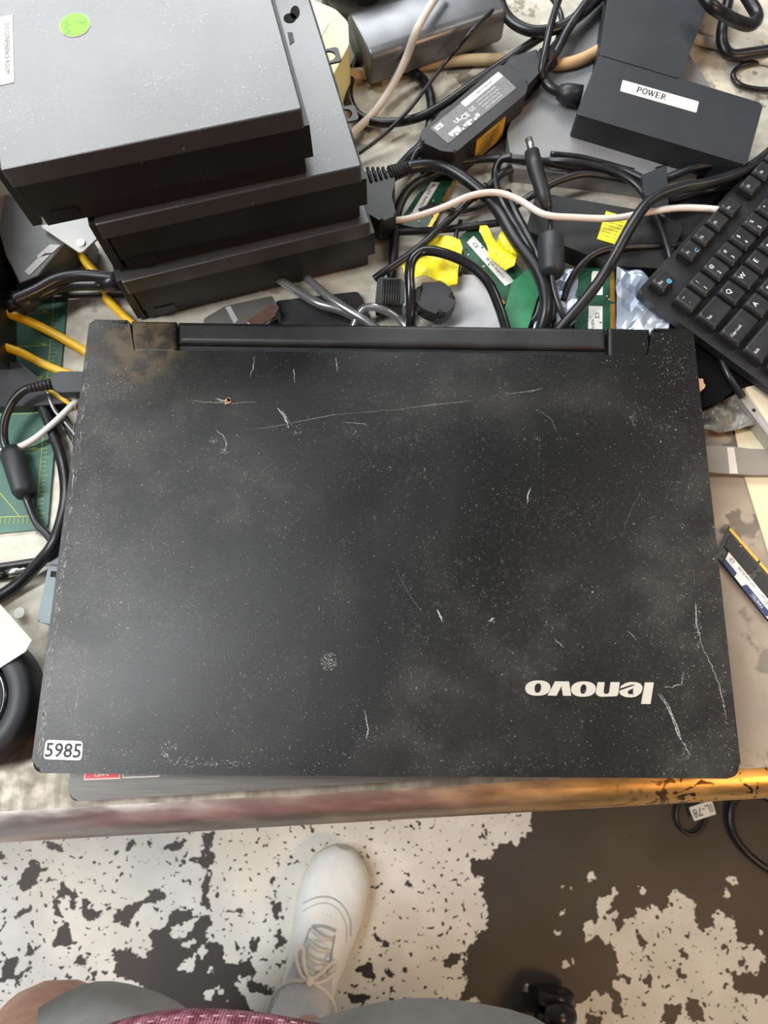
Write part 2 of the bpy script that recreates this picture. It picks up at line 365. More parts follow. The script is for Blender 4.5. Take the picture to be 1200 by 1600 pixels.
    def build(s, name, parent=None, kind=None):
        me = bpy.data.meshes.new(name)
        off = parent.matrix_world.translation if False else Vector((0, 0, 0))
        p = parent
        while p is not None: off = off + Vector(p.location); p = p.parent
        if parent is None and s.v:                              # give a top-level mesh an origin at its own base
            a = np.array(s.v); off = Vector(((a[:, 0].min() + a[:, 0].max()) / 2, (a[:, 1].min() + a[:, 1].max()) / 2, a[:, 2].min()))
            if kind: off = Vector((0, 0, 0))
        me.from_pydata([(v[0] - off.x, v[1] - off.y, v[2] - off.z) for v in s.v], [], s.f)
        for mm in s.mats: me.materials.append(mm)
        me.polygons.foreach_set('material_index', s.mi); me.polygons.foreach_set('use_smooth', s.sm)
        me.update()
        o = bpy.data.objects.new(name, me); C.objects.link(o)
        if parent: o.parent = parent
        else: o.location = off
        if kind: o['kind'] = kind
        return o
def V2(p): return (p[0], p[1])
def round_poly(pts, r, n=5):
    """round the corners of a world-space polygon; r may be a list"""
    out = []; k = len(pts); pts = [Vector((p[0], p[1])) for p in pts]
    for i, p in enumerate(pts):
        ri = r[i] if isinstance(r, (list, tuple)) else r
        a = (pts[i - 1] - p); b = (pts[(i + 1) % k] - p); ri = min(ri, a.length * .45, b.length * .45)
        if ri <= 0: out.append(p); continue
        A = p + a.normalized() * ri; Bq = p + b.normalized() * ri
        for j in range(n + 1):
            t = j / n; out.append(A * (1 - t) ** 2 + p * 2 * t * (1 - t) + Bq * t * t)
    return out
def pxs(pts, h): return [B(x, y, h) for x, y in pts]
def quad_pts(a, b, c_, d, s, t):                                # bilinear point in a quad (a->b = s, a->d = t)
    return (a * (1 - s) + b * s) * (1 - t) + (d * (1 - s) + c_ * s) * t

# ------------------------------------------------------------------ floor and walls
def floor():
    S = lambda l, sx, ox, oy: [(ox + a * sx, oy + b * sx) for a, b in l]
    dark = []; whites = []
    z1 = lambda l: S(l, .4, 0, 1280); z8 = lambda l: S(l, 1 / 3, 800, 1240)
    dark += [z1(l) for l in [
        [(660,370),(720,335),(760,380),(830,370),(810,470),(870,500),(880,560),(990,540),(1000,600),(920,640),(960,700),(1000,760),(980,900),(500,900),(600,670),(500,640),(440,600),(440,520),(500,500),(560,540),(600,500),(580,450),(640,420)],
        [(785,55),(835,55),(830,120),(850,130),(820,190),(815,370),(785,330),(790,250),(800,200),(780,170),(710,185),(690,160),(790,145)],
        [(440,380),(500,320),(560,310),(620,265),(650,300),(600,320),(540,350),(500,415),(430,400)],
        [(315,310),(375,320),(340,350),(430,350),(350,405),(312,370)],
        [(205,390),(205,320),(245,240),(300,290),(290,370),(270,300),(232,310),(250,385)],
        [(65,250),(130,155),(185,190),(130,260),(90,290)], [(28,385),(120,335),(130,350),(60,394)],
        [(200,490),(255,400),(275,450),(315,490),(260,495),(215,508)], [(275,580),(310,505),(345,540),(330,580)],
        [(630,120),(660,90),(740,78),(690,120)], [(850,350),(950,345),(950,376),(860,365)],
        [(1065,235),(1078,330),(1110,320),(1085,410),(1068,390)], [(100,540),(115,480),(140,540),(110,620)],
        [(485,90),(525,75),(520,110),(495,120)], [(1035,40),(1048,50),(1044,105),(1034,90)], [(170,85),(240,90),(235,128),(200,115)],
        [(-20,130),(25,120),(60,110),(20,165),(-20,170)], [(975,480),(1015,455),(1010,510),(985,515)], [(1070,440),(1120,480),(1085,530)],
        [(1075,560),(1140,535),(1100,600)], [(20,550),(65,540),(60,600),(110,580),(70,640),(0,640)], [(440,500),(480,500),(470,600),(440,600)],
        [(250,600),(300,598),(290,625),(255,620)], [(355,590),(380,590),(385,650),(350,640)], [(960,620),(1060,670),(1100,690),(980,690)]]]
    dark.append([(828,1150),(828,1295),(815,1315),(806,1322),(800,1310),(770,1325),(767,1343),(733,1340),(737,1367),(753,1373),(750,1390),(763,1420),
        (757,1433),(760,1453),(743,1457),(740,1473),(727,1483),(690,1500),(697,1510),(730,1493),(723,1513),(725,1540),(720,1563),(743,1563),(733,1597),(735,1900),(2200,1900),(2200,1150)])
    z0 = lambda l: S(l, 1 / 3, 400, 1280)
    dark += [z0(l) for l in [[(540,540),(600,560),(650,575),(610,600),(560,560)],[(470,700),(530,670),(570,740),(560,780),(520,760)],[(420,800),(540,820),(520,860),(430,870)],
        [(700,280),(735,300),(735,350),(712,320)],[(600,720),(630,690),(640,730)],[(690,690),(715,690),(720,750),(680,720)],[(620,820),(660,830),(650,870),(620,850)],
        [(80,400),(130,370),(100,490),(80,470)],[(90,560),(110,520),(140,600),(85,630)],[(85,690),(160,640),(140,700)],[(0,790),(110,830),(0,830)],[(1040,80),(1090,40),(1085,95)]]]
    whites += [z8([(770,445),(860,520),(855,600),(890,640),(950,640),(1000,580),(1040,600),(1045,690),(1120,710),(1180,770),(1160,850),(1080,830),(1010,830),(1030,890),(1090,940),
        (1200,950),(1400,1000),(1400,1500),(300,1400),(300,1000),(390,925),(460,960),(480,1030),(540,1040),(500,990),(540,960),(465,910),(480,880),(530,870),(500,830),(515,780),
        (465,700),(490,650),(530,640),(530,590),(580,570),(580,540),(630,560),(650,525),(710,555),(735,530),(735,480)]),
        z8([(400,500),(475,480),(450,550),(500,560),(490,600),(470,590),(490,630),(430,715),(410,660),(345,690),(345,620),(375,590),(400,620)])]
    whites += [z1(l) for l in [[(670,430),(740,400),(790,370),(750,430),(680,470)],[(720,490),(760,460),(765,490),(730,510)],[(700,590),(770,520),(750,600)],[(765,500),(810,480),(790,560)],
        [(810,570),(830,570),(835,605),(815,600)],[(800,660),(830,665),(825,695),(805,690)],[(850,660),(880,665),(870,695)],[(870,710),(905,705),(900,730)],[(480,635),(530,640),(520,650)]]]
    holes = [z8(l) for l in [[(590,650),(630,690),(615,730),(585,700)],[(640,765),(670,775),(650,795)],[(740,815),(800,790),(790,830),(840,870),(790,865)],[(785,730),(860,800),(820,785)],
        [(650,840),(655,880),(640,905),(622,880)],[(710,980),(780,1000),(785,1060),(740,1090),(690,1070)],[(840,955),(890,1000),(905,1060),(850,1060),(810,1040)],[(1060,760),(1085,765),(1070,820)],
        [(1050,975),(1085,985),(1065,1010)],[(345,1040),(420,1030),(425,1100),(350,1100)],[(525,850),(560,870),(545,890)],[(990,700),(1000,730),(985,740)],[(740,935),(755,945),(745,960)]]]
    spots = z8([(1030,410),(1015,470),(975,590),(370,385),(237,435),(272,432),(615,465),(485,455),(245,800),(288,780),(203,715),(208,642),(230,562),(1168,655),(55,905)])
    srad = [.007, .008, .010, .006, .005, .004, .005, .005, .005, .003, .004, .004, .004, .004, .005]
    xs = np.concatenate([np.linspace(-4, -0.82, 12), np.arange(-0.8, 0.8, 0.0035), np.linspace(0.82, 4, 12)])
    ys = np.concatenate([np.linspace(-4, -0.66, 12), np.arange(-0.64, 0.06, 0.0035), np.linspace(0.1, 5, 14)])
    X, Y = np.meshgrid(xs, ys)
    def sd(poly):
        pts = np.array([V2(P(a, b, 0)) for a, b in poly]); inside = np.zeros(X.shape, bool); D = np.full(X.shape, 9.0)
        for i in range(len(pts)):
            ax, ay = pts[i]; bx, by = pts[(i + 1) % len(pts)]
            ex, ey = bx - ax, by - ay; t = np.clip(((X - ax) * ex + (Y - ay) * ey) / (ex * ex + ey * ey + 1e-12), 0, 1)
            D = np.minimum(D, np.hypot(X - ax - t * ex, Y - ay - t * ey))
            cr = ((ay > Y) != (by > Y)); inside ^= cr & (X < (bx - ax) * (Y - ay) / ((by - ay) if by != ay else 1e-12) + ax)
        return np.where(inside, D, -D)
    Fd = np.full(X.shape, 0.02)
    for p in dark: Fd = np.minimum(Fd, -sd(p) + 0.0012)
    for p in whites: Fd = np.maximum(Fd, sd(p) + 0.001)
    for (a, b), r in zip(spots, srad):
        q = P(a, b, 0); Fd = np.maximum(Fd, r - np.hypot(X - q.x, Y - q.y))
    for p in holes: Fd = np.minimum(Fd, -sd(p))
    Fd = np.clip(Fd, -0.02, 0.02)
    ny, nx = X.shape
    me = bpy.data.meshes.new('floor')
    idx = np.arange(nx * ny).reshape(ny, nx)
    quads = np.stack([idx[:-1, :-1], idx[:-1, 1:], idx[1:, 1:], idx[1:, :-1]], -1).reshape(-1, 4)
    me.from_pydata(np.stack([X, Y, 0 * X], -1).reshape(-1, 3).tolist(), [], quads.tolist())
    at = me.attributes.new('paint', 'FLOAT', 'POINT'); at.data.foreach_set('value', Fd.reshape(-1).astype(np.float32))
    me.materials.append(M['floor']); o = bpy.data.objects.new('floor', me); C.objects.link(o); o['kind'] = 'structure'
floor()
M['wall'] = mat('painted_wall', (0.55, 0.55, 0.53), 0.8, noise=0.05, nscale=3)
MB().box((0, 5.05, 1.5), (8, 0.1, 3.0), M['wall']).build('wall_back', kind='structure')

# ------------------------------------------------------------------ workbench
fl = P(0, 1318, ZB - 0.016); fr = P(1200, 1248, ZB - 0.016)
ub = (Vector((fr.x, fr.y, 0)) - Vector((fl.x, fl.y, 0))).normalized(); nb_ = Vector((-ub.y, ub.x, 0))
f0 = Vector((fl.x, fl.y, 0)) + ub * 0.25                        # point on the front line
bench = thing('workbench', 'worn cream-topped workbench with a rolled metal front edge, under all the clutter', 'workbench', (f0.x, f0.y + 0.4, 0))
RAD = 0.019
def fp(s, d, z): q = f0 + ub * s + nb_ * d; return Vector((q.x, q.y, z))
b_ = MB(); L0, L1 = -1.3, 1.5
b_.prism([fp(L0, RAD, 0), fp(L1, RAD, 0), fp(L1, 1.0, 0), fp(L0, 1.0, 0)], ZB - 0.03, ZB, M['bench']); b_.build('bench_top', bench)
b_ = MB(); vs = []; fs = []; prof = []
for k in range(15):
    a = math.pi / 2 + math.pi * k / 14 * 1.0
    prof.append((RAD + RAD * math.cos(a), -RAD + RAD * math.sin(a)))
prof += [(RAD + 0.012, -2 * RAD), (RAD + 0.012, 0)]
ns = 60
for i in range(ns + 1):
    s_ = L0 + (L1 - L0) * i / ns
    for d, z in prof: vs.append(fp(s_, d, ZB + z - 0.00005))
k = len(prof)
for i in range(ns):
    for j in range(k - 3): fs.append((i * k + j, i * k + j + 1, (i + 1) * k + j + 1, (i + 1) * k + j))
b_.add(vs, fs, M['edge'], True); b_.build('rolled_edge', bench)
for s_ in (-1.2, 1.4):
    for d in (0.1, 0.92):
        q = fp(s_, d, 0); MB().box((q.x, q.y, (ZB - 0.03) / 2), (0.05, 0.05, ZB - 0.03), M['steel'], bev=0.004).build('leg', bench)

# ------------------------------------------------------------------ main laptop
HL = 0.040                                                     # lid top above the bench
A_, B_, C_, D_ = [P(*p, ZB + HL) for p in ((140, 499), (1083, 514), (1160, 1217), (47, 1208))]   # back-left, back-right, front-right, front-left
ctr = (A_ + B_ + C_ + D_) / 4
def lidpt(px, py, dz=0.0): return P(px, py, ZB + HL + dz)
lap = thing('laptop', 'large closed black laptop with a badly scratched dusty lid, in the middle of the bench', 'laptop', (ctr.x, ctr.y, ZB + 0.017))
ul = (C_ - D_).normalized(); vl = Vector((-ul.y, ul.x, 0))
n1_, n2_ = lidpt(202, 500), lidpt(202, 553); n3_, n4_ = lidpt(1019, 562), lidpt(1019, 513)
poly = [A_, n1_, n2_, n3_, n4_, B_, C_, D_][::-1]
rp = round_poly([V2(p) for p in poly], [0.006, 0.008, 0.003, 0.001, 0.0, 0.0, 0.001, 0.003])
lid = MB(); lid.prism(rp, ZB + HL - 0.0065, ZB + HL, M['lid'], bev=0.0028, seg=5)
# scratches and smears standing on the lid
def scr(pts, wd=0.0006, m='scratch', jit=0.0006, taper=True):
    q = []
    for i in range(len(pts) - 1):
        for j in range(5):
            t = j / 5; q.append((pts[i][0] * (1 - t) + pts[i + 1][0] * t, pts[i][1] * (1 - t) + pts[i + 1][1] * t))
    q.append(pts[-1]); W = [lidpt(x, y, 0.00008) + Vector((random.uniform(-jit, jit), random.uniform(-jit, jit), 0)) * 0.6 for x, y in q]
    k = len(W); ws = [wd * 0.68 * (0.25 + 0.75 * math.sin(math.pi * (i + .5) / k)) * random.uniform(0.6, 1.2) for i in range(k)]
    lid.ribbon(W, ws, M[m])
def dust(cx, cy, rx, ry, num, size=0.0005, m='scratch'):
    for _ in range(num):
        a = random.uniform(0, 6.28); r = math.sqrt(random.random())
        x, y = cx + rx * r * math.cos(a), cy + ry * r * math.sin(a); ln = random.uniform(.6, 3.2); an = random.uniform(0, 6.28)
        scr([(x, y), (x + ln * math.cos(an), y + ln * math.sin(an))], size * random.uniform(.25, .7), m, 0.0002)
scr([(290, 624), (320, 628), (357, 630), (400, 628)], .0005); scr([(336, 622), (350, 627), (356, 630)], .0014)
scr([(434, 637), (443, 650), (452, 668)], .0016); scr([(438, 640), (455, 662)], .0008); dust(463, 672, 14, 7, 22, .0007)
scr([(398, 556), (395, 575), (390, 590)], .0008); scr([(459, 575), (461, 598)], .0008); scr([(525, 557), (527, 580)], .0008)
scr([(338, 672), (350, 682), (354, 695), (350, 706)], .0008); dust(333, 688, 6, 5, 16, .0009); dust(350, 706, 7, 5, 18, .001); dust(372, 681, 3, 3, 6, .001)
scr([(620, 640), (680, 632), (740, 626)], .0012, 'scratch_faint', .0002); scr([(790, 616), (830, 611), (848, 607)], .0016, 'scratch_faint', .0002)
scr([(385, 672), (430, 666), (520, 648), (620, 640)], .0009, 'scratch_faint', .0002)
scr([(829, 762), (826, 772), (823, 787)], .0011); dust(990, 655, 5, 10, 22, .0008); scr([(535, 660), (560, 661), (575, 664)], .0004)
scr([(683, 952), (688, 962), (691, 971)], .0014); scr([(763, 970), (772, 966)], .0016); dust(768, 970, 6, 2, 10)
dust(514, 1033, 13, 14, 120, .0008); scr([(618, 890), (640, 930), (665, 965)], .0004, 'scratch_faint'); scr([(570, 1110), (576, 1140), (572, 1155)], .0008)
scr([(1028, 1084), (1040, 1100), (1052, 1125), (1060, 1150), (1070, 1165), (1078, 1180)], .0011, jit=.0003)
scr([(1032, 1083), (1046, 1105), (1058, 1135), (1064, 1155), (1072, 1165)], .0009, jit=.0003); dust(1075, 1172, 8, 14, 34, .0009)
scr([(1068, 1050), (1064, 1068), (1050, 1074), (1036, 1073)], .0007); scr([(1086, 940), (1088, 975), (1097, 1010)], .0011); dust(1090, 980, 6, 36, 50, .0008)
scr([(1097, 1010), (1112, 1040), (1125, 1075), (1136, 1125)], .0008); dust(1130, 1090, 6, 50, 30, .0008)
scr([(1000, 770), (980, 810), (975, 830)], .0005, 'scratch_faint'); scr([(980, 985), (995, 1000)], .0004)
scr([(868, 1000), (880, 1011)], .0008); scr([(125, 1070), (117, 1110)], .0005); scr([(226, 1100), (246, 1120)], .0006, 'scratch_faint')
scr([(256, 1172), (264, 1184), (257, 1181), (252, 1176)], .0008); dust(264, 1168, 14, 9, 26, .0008); dust(300, 1190, 42, 9, 60, .0008); dust(360, 1194, 40, 6, 40, .0008)
dust(135, 1180, 10, 12, 20, .0008); dust(190, 600, 26, 34, 90, .0005); dust(160, 700, 40, 60, 130, .0005); dust(145, 900, 45, 80, 190, .0005); dust(100, 1060, 30, 70, 90, .0005)
dust(1050, 580, 20, 20, 36, .0008); dust(1040, 530, 10, 10, 8, .0011); dust(600, 960, 300, 120, 120, .00045); dust(620, 750, 330, 110, 120, .00042); dust(900, 880, 200, 160, 110, .00045)
dust(985, 1130, 60, 40, 60, .0005, 'scratch_faint'); dust(860, 1190, 90, 12, 40, .0005); dust(470, 1180, 90, 25, 50, .0005); dust(570, 1150, 26, 20, 30, .0005)
scr([(840, 640), (862, 655), (870, 675)], .0006, 'scratch_faint'); scr([(118, 620), (112, 700)], .0005); dust(100, 1120, 22, 28, 30)
for (a, b) in [((132, 560), (108, 760)), ((108, 760), (86, 930)), ((86, 930), (66, 1090)), ((66, 1090), (56, 1180))]:
    for _ in range(26):
        t = random.random(); x = a[0] * (1 - t) + b[0] * t + random.uniform(3, 10); y = a[1] * (1 - t) + b[1] * t
        scr([(x, y), (x - random.uniform(0, 4), y + random.uniform(4, 14))], random.uniform(.0003, .0008), 'scratch', .0002)
lidob = lid.build('lid', lap)
dry = MB(); 
for _ in range(14):
    q = lidpt(356 + random.uniform(-4, 4), 627 + random.uniform(-4, 4), 0.0006); dry.disc(q, random.uniform(.0005, .001), M['tan_cable'], n=6, h=.0006)
dry.build('dried_crumb', lidob)
# raised logo, read upside down from here
lg = MB()
def lpt(X, Y): return lidpt(800 + X / 5, 1040 + Y / 5)          # logo coordinates read off a 5x crop
def ring(ox, ix, oy, iy, cx, cy, k=22, ish=0):
    vs = []; fs = []
    for j in range(k):
        a = 2 * math.pi * j / k; c, s_ = math.cos(a), math.sin(a)
        e = 0.88
        X1 = cx + ox * math.copysign(abs(c) ** e, c) - 0.07 * oy * s_; Y1 = cy + oy * math.copysign(abs(s_) ** e, s_)
        X2 = cx + ix * math.copysign(abs(c) ** e, c) - 0.1 * iy * s_; Y2 = cy + iy * math.copysign(abs(s_) ** e, s_)
        for (x, y) in ((X1, Y1), (X2, Y2)):
            q = lpt(x, y); vs += [(q.x, q.y, ZB + HL), (q.x, q.y, ZB + HL + .0009)]
    for j in range(k):
        a = 4 * j; b = 4 * ((j + 1) % k)
        fs += [(a + 1, b + 1, b + 3, a + 3), (a, b, b + 1, a + 1), (a + 2, a + 3, b + 3, b + 2)]
    lg.add(vs, fs, M['logo'])
def glyph(pts): lg.prism([V2(lpt(*p)) for p in pts], ZB + HL, ZB + HL + .0009, M['logo'])
ring(98, 26, 60, 37, 200, 176); ring(96, 24, 60, 37, 555, 184)
glyph([(275, 234), (335, 124), (442, 124), (460, 236), (397, 236), (384, 160), (345, 236)])
glyph([(668, 130), (720, 130), (712, 210), (722, 221), (745, 221), (757, 210), (768, 130), (838, 130), (826, 225), (812, 240), (690, 244), (662, 232), (650, 212)])
glyph([(1036, 132), (1104, 132), (1078, 300), (1006, 300)])
# e: bowl, bar and open arm
def eglyph():
    cx, cy = 930, 189; outer = []; inner = []
    for j in range(23):
        a = math.radians(188 + (-352 - 0) * (1 - j / 22)) if False else math.radians(200 - 350 * 0)
    o_ = [(840, 178), (848, 160), (880, 138), (920, 128), (965, 130), (1000, 142), (1016, 165), (1014, 190), (1000, 218), (970, 240), (930, 249), (885, 246), (850, 232), (836, 214), (836, 196)]
    glyph([(836, 196), (952, 156), (958, 152), (950, 150), (925, 152), (900, 160), (862, 172), (842, 180), (850, 158), (885, 137), (920, 128), (965, 130), (1000, 142), (1016, 165), (1014, 190), (1000, 218), (970, 240), (945, 247), (944, 190), (948, 176), (905, 196), (898, 206), (905, 222), (925, 226), (938, 222), (945, 247), (930, 249), (885, 246), (850, 232), (837, 214)])
eglyph()
tag_ = lg.build('logo', lidob); tag_['label'] = 'raised silver lettering on the lid'
# asset sticker
st = MB(); cs = [lidpt(*p) for p in ((72, 1156), (130, 1158), (128, 1188), (68, 1186))]
st.prism(round_poly([V2(c) for c in cs], .0022), ZB + HL, ZB + HL + .0004, M['white'])
cc = sum(cs, Vector()) / 4; uu = (cs[1] - cs[0]).normalized()
st.text('5985', cc + Vector((0, 0, .0005)), uu, 0.0072, M['ink'], bold=0.012, stretch=0.98)
o = st.build('asset_sticker', lidob); o['label'] = 'white sticker printed 5985'
# hinge pieces
def hinge_piece(x0, x1, ytop0, ytop1, yb0, yb1, name, m, zt, bev=.003):
    q = [lidpt(x0, ytop0, zt), lidpt(x1, ytop1, zt), lidpt(x1, yb1, zt), lidpt(x0, yb0, zt)]
    MB().prism([V2(c) for c in q], ZB + 0.020, ZB + HL + zt, m, bev=bev, seg=4).build(name, lap)
hinge_piece(204, 275, 500, 501, 551, 552, 'hinge_cover', M['lid'], -0.001, .0025)
hinge_piece(277, 948, 501, 511, 536, 545, 'hinge_bar', M['black'], -0.002, .0035)
hinge_piece(277, 948, 530, 540, 551, 559, 'hinge_recess', M['black_soft'], -0.006, .001)
hinge_piece(950, 1016, 511, 513, 559, 562, 'hinge_cover', M['lid'], -0.001, .0025)
# base under the lid (slightly inset), with feet
def inset(pts, d):
    c = sum((Vector(V2(p)) for p in pts), Vector((0, 0))) / len(pts)
    return [Vector(V2(p)) + (c - Vector(V2(p))).normalized() * d for p in pts]
MB().prism(round_poly(inset([A_, B_, C_, D_], .002), .006), ZB + 0.0175, ZB + HL - 0.0068, M['black']).build('base', lap)

# second laptop under it
q = [B(107, 1253, .016), B(700, 1216, .016)]
u2 = (Vector((q[1].x, q[1].y, 0)) - Vector((q[0].x, q[0].y, 0))).normalized(); v2 = Vector((-u2.y, u2.x, 0))
c0 = Vector((q[0].x, q[0].y, 0)); s2 = thing('laptop', 'grey brushed laptop lying beneath the scratched black one, only its front edge showing', 'laptop', (c0.x + .15, c0.y + .1, ZB))
corners = [c0, c0 + u2 * .325, c0 + u2 * .325 + v2 * .212, c0 + v2 * .212]
MB().prism(round_poly([V2(c) for c in corners], .006), ZB, ZB + .012, M['black_soft']).build('bottom_shell', s2)
MB().prism(round_poly([V2(c) for c in corners], .006), ZB + .012, ZB + .0165, M['brushed'], bev=.0012, seg=3).build('palm_rest', s2)
for (x0, x1, yb, rgb, nm, tx) in ((133, 186, 1217, 'red', 'red_sticker', 'AMD'), (193, 247, 1214, 'label_grey', 'dark_sticker', None)):
    a = B(x0, yb, .0168); e = B(x1, yb - 2, .0168); g = MB()
    pp = [a, e, e + v2 * .02, a + v2 * .02]; wv_ = u2 * .0006 + v2 * .0006
    g.prism([V2(x_) for x_ in (a - wv_, e + u2 * .0006 - v2 * .0006, e + u2 * .0006 + v2 * .02, a - u2 * .0006 + v2 * .02)], ZB + .0164, ZB + .0167, M['white'])
    g.prism([V2(x_) for x_ in pp], ZB + .0166, ZB + .0169, M[rgb])
    if tx: g.text(tx, (a + e) / 2 + v2 * .0022 + Vector((0, 0, .0003)), -u2, .0022, M['white'], bold=.02, stretch=1.3)
    else: g.prism([V2(x_) for x_ in (e - u2 * .007 + v2 * .003, e + v2 * .0005, e + v2 * .02, e - u2 * .001 + v2 * .02)], ZB + .0168, ZB + .0171, M['orange'])
    g.build(nm, s2)
# teal-grey drive under the left side
t = thing('optical_drive', 'slim blue-grey plastic drive poking out under the left side of the black laptop', 'drive', B(120, 860, 0))
top = pxs([(99, 775), (180, 775), (150, 985), (57, 972)], .015)
MB().prism(round_poly([V2(c) for c in top], .002), ZB, ZB + .015, M['teal_grey'], bev=.001).build('case', t)
MB().prism([V2(c) for c in pxs([(80, 892), (90, 893), (88, 902), (78, 901)], .0153)], ZB + .0145, ZB + .0154, M['pit']).build('slot', t)
MB().prism([V2(c) for c in pxs([(78, 884), (160, 888), (160, 886), (78, 881)], .0153)], ZB + .0145, ZB + .0153, M['black_soft']).build('seam', t)

# ------------------------------------------------------------------ stack of three small computers
def mini_pc(pl, pr, h, label, wd=None, depth=.182):
    a = B(*pl, h); b = B(*pr, h); a.z = b.z = 0
    if wd: b = a + (b - a).normalized() * wd
    u = (b - a).normalized(); v = Vector((-u.y, u.x, 0)); W = (b - a).length
    z0 = ZB + h - .0485; t = thing('mini_computer', label, 'computer', tuple((a + b) / 2 + v * depth / 2 + Vector((0, 0, z0))), 'small black computers in the stack')
    def rect(x0, x1, y0, y1): return [V2(a + u * x + v * y) for x, y in ((x0, y0), (x1, y0), (x1, y1), (x0, y1))]
    zt = ZB + h
    MB().prism(round_poly(rect(0, W, 0, depth), .0015, 3), zt - .013, zt, M['cover'], bev=.0008).build('top_cover', t)
    g = MB(); g.prism(rect(.003, W + .003, .0012, depth - .001), zt - .036, zt - .0128, M['pc_side'])
    g.prism(rect(.004, W - .002, .0022, depth - .004), z0 + .001, zt - .0355, M['pc_side']); g.build('chassis', t)
    g = MB(); g.prism(rect(-.004, .0015, .003, depth - .003), z0 + .002, zt - .0015, M['black'], bev=.0015)
    for k in range(14): g.prism(rect(-.0046, -.0035, .012 + k * .011, .019 + k * .011), z0 + .006, zt - .008, M['pit'])
    g.build('front_bezel', t)
    g = MB(); g.prism(rect(.010, .024, .0006, .0018), z0 + .004, z0 + .012, M['black_gloss']); g.build('latch', t)
    for (fx, fy) in ((.02, .02), (W - .02, .02), (.02, depth - .02), (W - .02, depth - .02)):
        q = a + u * fx + v * fy; MB().disc((q.x, q.y, z0), .006, M['black_soft'], h=.0015, n=14).build('rubber_foot', t)
    return t, a, b, u, v, W, zt, rect
bot = mini_pc((190, 442), (579, 348), .0490, 'small black computer at the bottom of the stack of three')
mid_ = mini_pc((148, 352), (565, 259), .0980, 'small black computer in the middle of the stack, metal tabs on its right side')
topc = mini_pc((0, 266), (472, 170), .1470, 'small black computer on top of the stack, green dot sticker on its lid')
t, a, b, u, v, W, zt, rect = topc
g = MB(); dc_ = B(117, 39, .1472); g.disc((dc_.x, dc_.y, ZB + .1470), .0083, M['white'], h=.0003, n=40); g.disc((dc_.x, dc_.y, ZB + .1472), .0080, M['green_dot'], h=.0003, n=40)
def inkl(pts, wd=.0003): g.ribbon([B(x / 7.06, y / 7.06, .1476) for x, y in pts], wd, M['ink_soft'])
inkl([(845, 245), (865, 235), (890, 250), (925, 250), (938, 225), (930, 212)]); inkl([(705, 235), (735, 240), (725, 262), (765, 270), (740, 290), (715, 288)])
inkl([(710, 312), (735, 303), (738, 335), (785, 338), (760, 358), (700, 380)]); inkl([(790, 260), (796, 266)])
o = g.build('dot_sticker', t); o['label'] = 'round lime green sticker with handwriting'
g = MB(); lq = [B(-30, 33, .1471), B(20, 23, .1471), B(22, 129, .1471), B(-30, 140, .1471)]
g.prism([V2(c) for c in lq], ZB + .1469, ZB + .1473, M['white'])
dn_ = (lq[2] - lq[1]).normalized()
g.text('210 CONFERENCE ROOM', (lq[1] + lq[2]) / 2 + dn_ * .0002 + Vector((-.0032, 0, .0004)), dn_, .0026, M['ink_soft'], stretch=.83, bold=0)
o = g.build('name_label', t); o['label'] = 'white paper label reading 210 CONFERENCE ROOM'
# tabs with holes, lock slot cutouts on the middle computer
t, a, b, u, v, W, zt, rect = mid_
def tab(px, py, wd, name='metal_tab'):
    c = B(px, py, .094); k = 20; vs = []; fs = []
    sq = [(.0075 * max(-1, min(1, 1.35 * math.cos(2 * math.pi * j / k))), .0058 * max(-1, min(1, 1.35 * math.sin(2 * math.pi * j / k)))) for j in range(k)]
    for j in range(k):
        an = 2 * math.pi * j / k
        for (x, y) in (sq[j], (.0046 * math.cos(an), .0040 * math.sin(an))):
            q = Vector((c.x, c.y, 0)) + u * x + v * y
            vs += [(q.x, q.y, zt - .004), (q.x, q.y, zt - .0028)]
    for j in range(k):
        p = 4 * j; r = 4 * ((j + 1) % k); fs += [(p + 1, r + 1, r + 3, p + 3), (p, r, r + 1, p + 1), (p + 2, p + 3, r + 3, r + 2), (p, p + 2, r + 2, r)]
    MB().add(vs, fs, M['pc_side']).build(name, t)
tab(513, 90, 1); tab(539, 181, 1)
for (x, y) in ((440, 12), (458, 15), (452, 28)):
    pass
MB().disc(tuple(B(461, 20, .0978)), .0030, M['pit'], ry=.0055, h=.0004).disc(tuple(B(453, 29, .0978)), .004, M['pit'], h=.0004).build('lock_slot', t)
MB().prism([V2(c) for c in pxs([(449, 50), (457, 50), (460, 64), (453, 70)], .0984)], zt - .0005, zt + .0003, M['black']).build('small_label', t)

# ------------------------------------------------------------------ generic cable
def cable(name, label, mtl, r, pts, group=None, parent=None, sub=7, kids=None, cat='cable'):
    W = [B(x, y, h) for x, y, h in pts]
    o = MB().tube(W, r, M[mtl], n=12, sub=sub).build(name, parent)
    if parent is None: tag(o, label, cat, group)
    return o
def cabthing(name, label, cat, at, mtl, r, pts, group=None):
    t = thing(name, label, cat, B(*at)); 
    if group: t['group'] = group
    MB().tube([B(x, y, h) for x, y, h in pts], r, M[mtl], n=12, sub=7).build('cord', t)
    return t
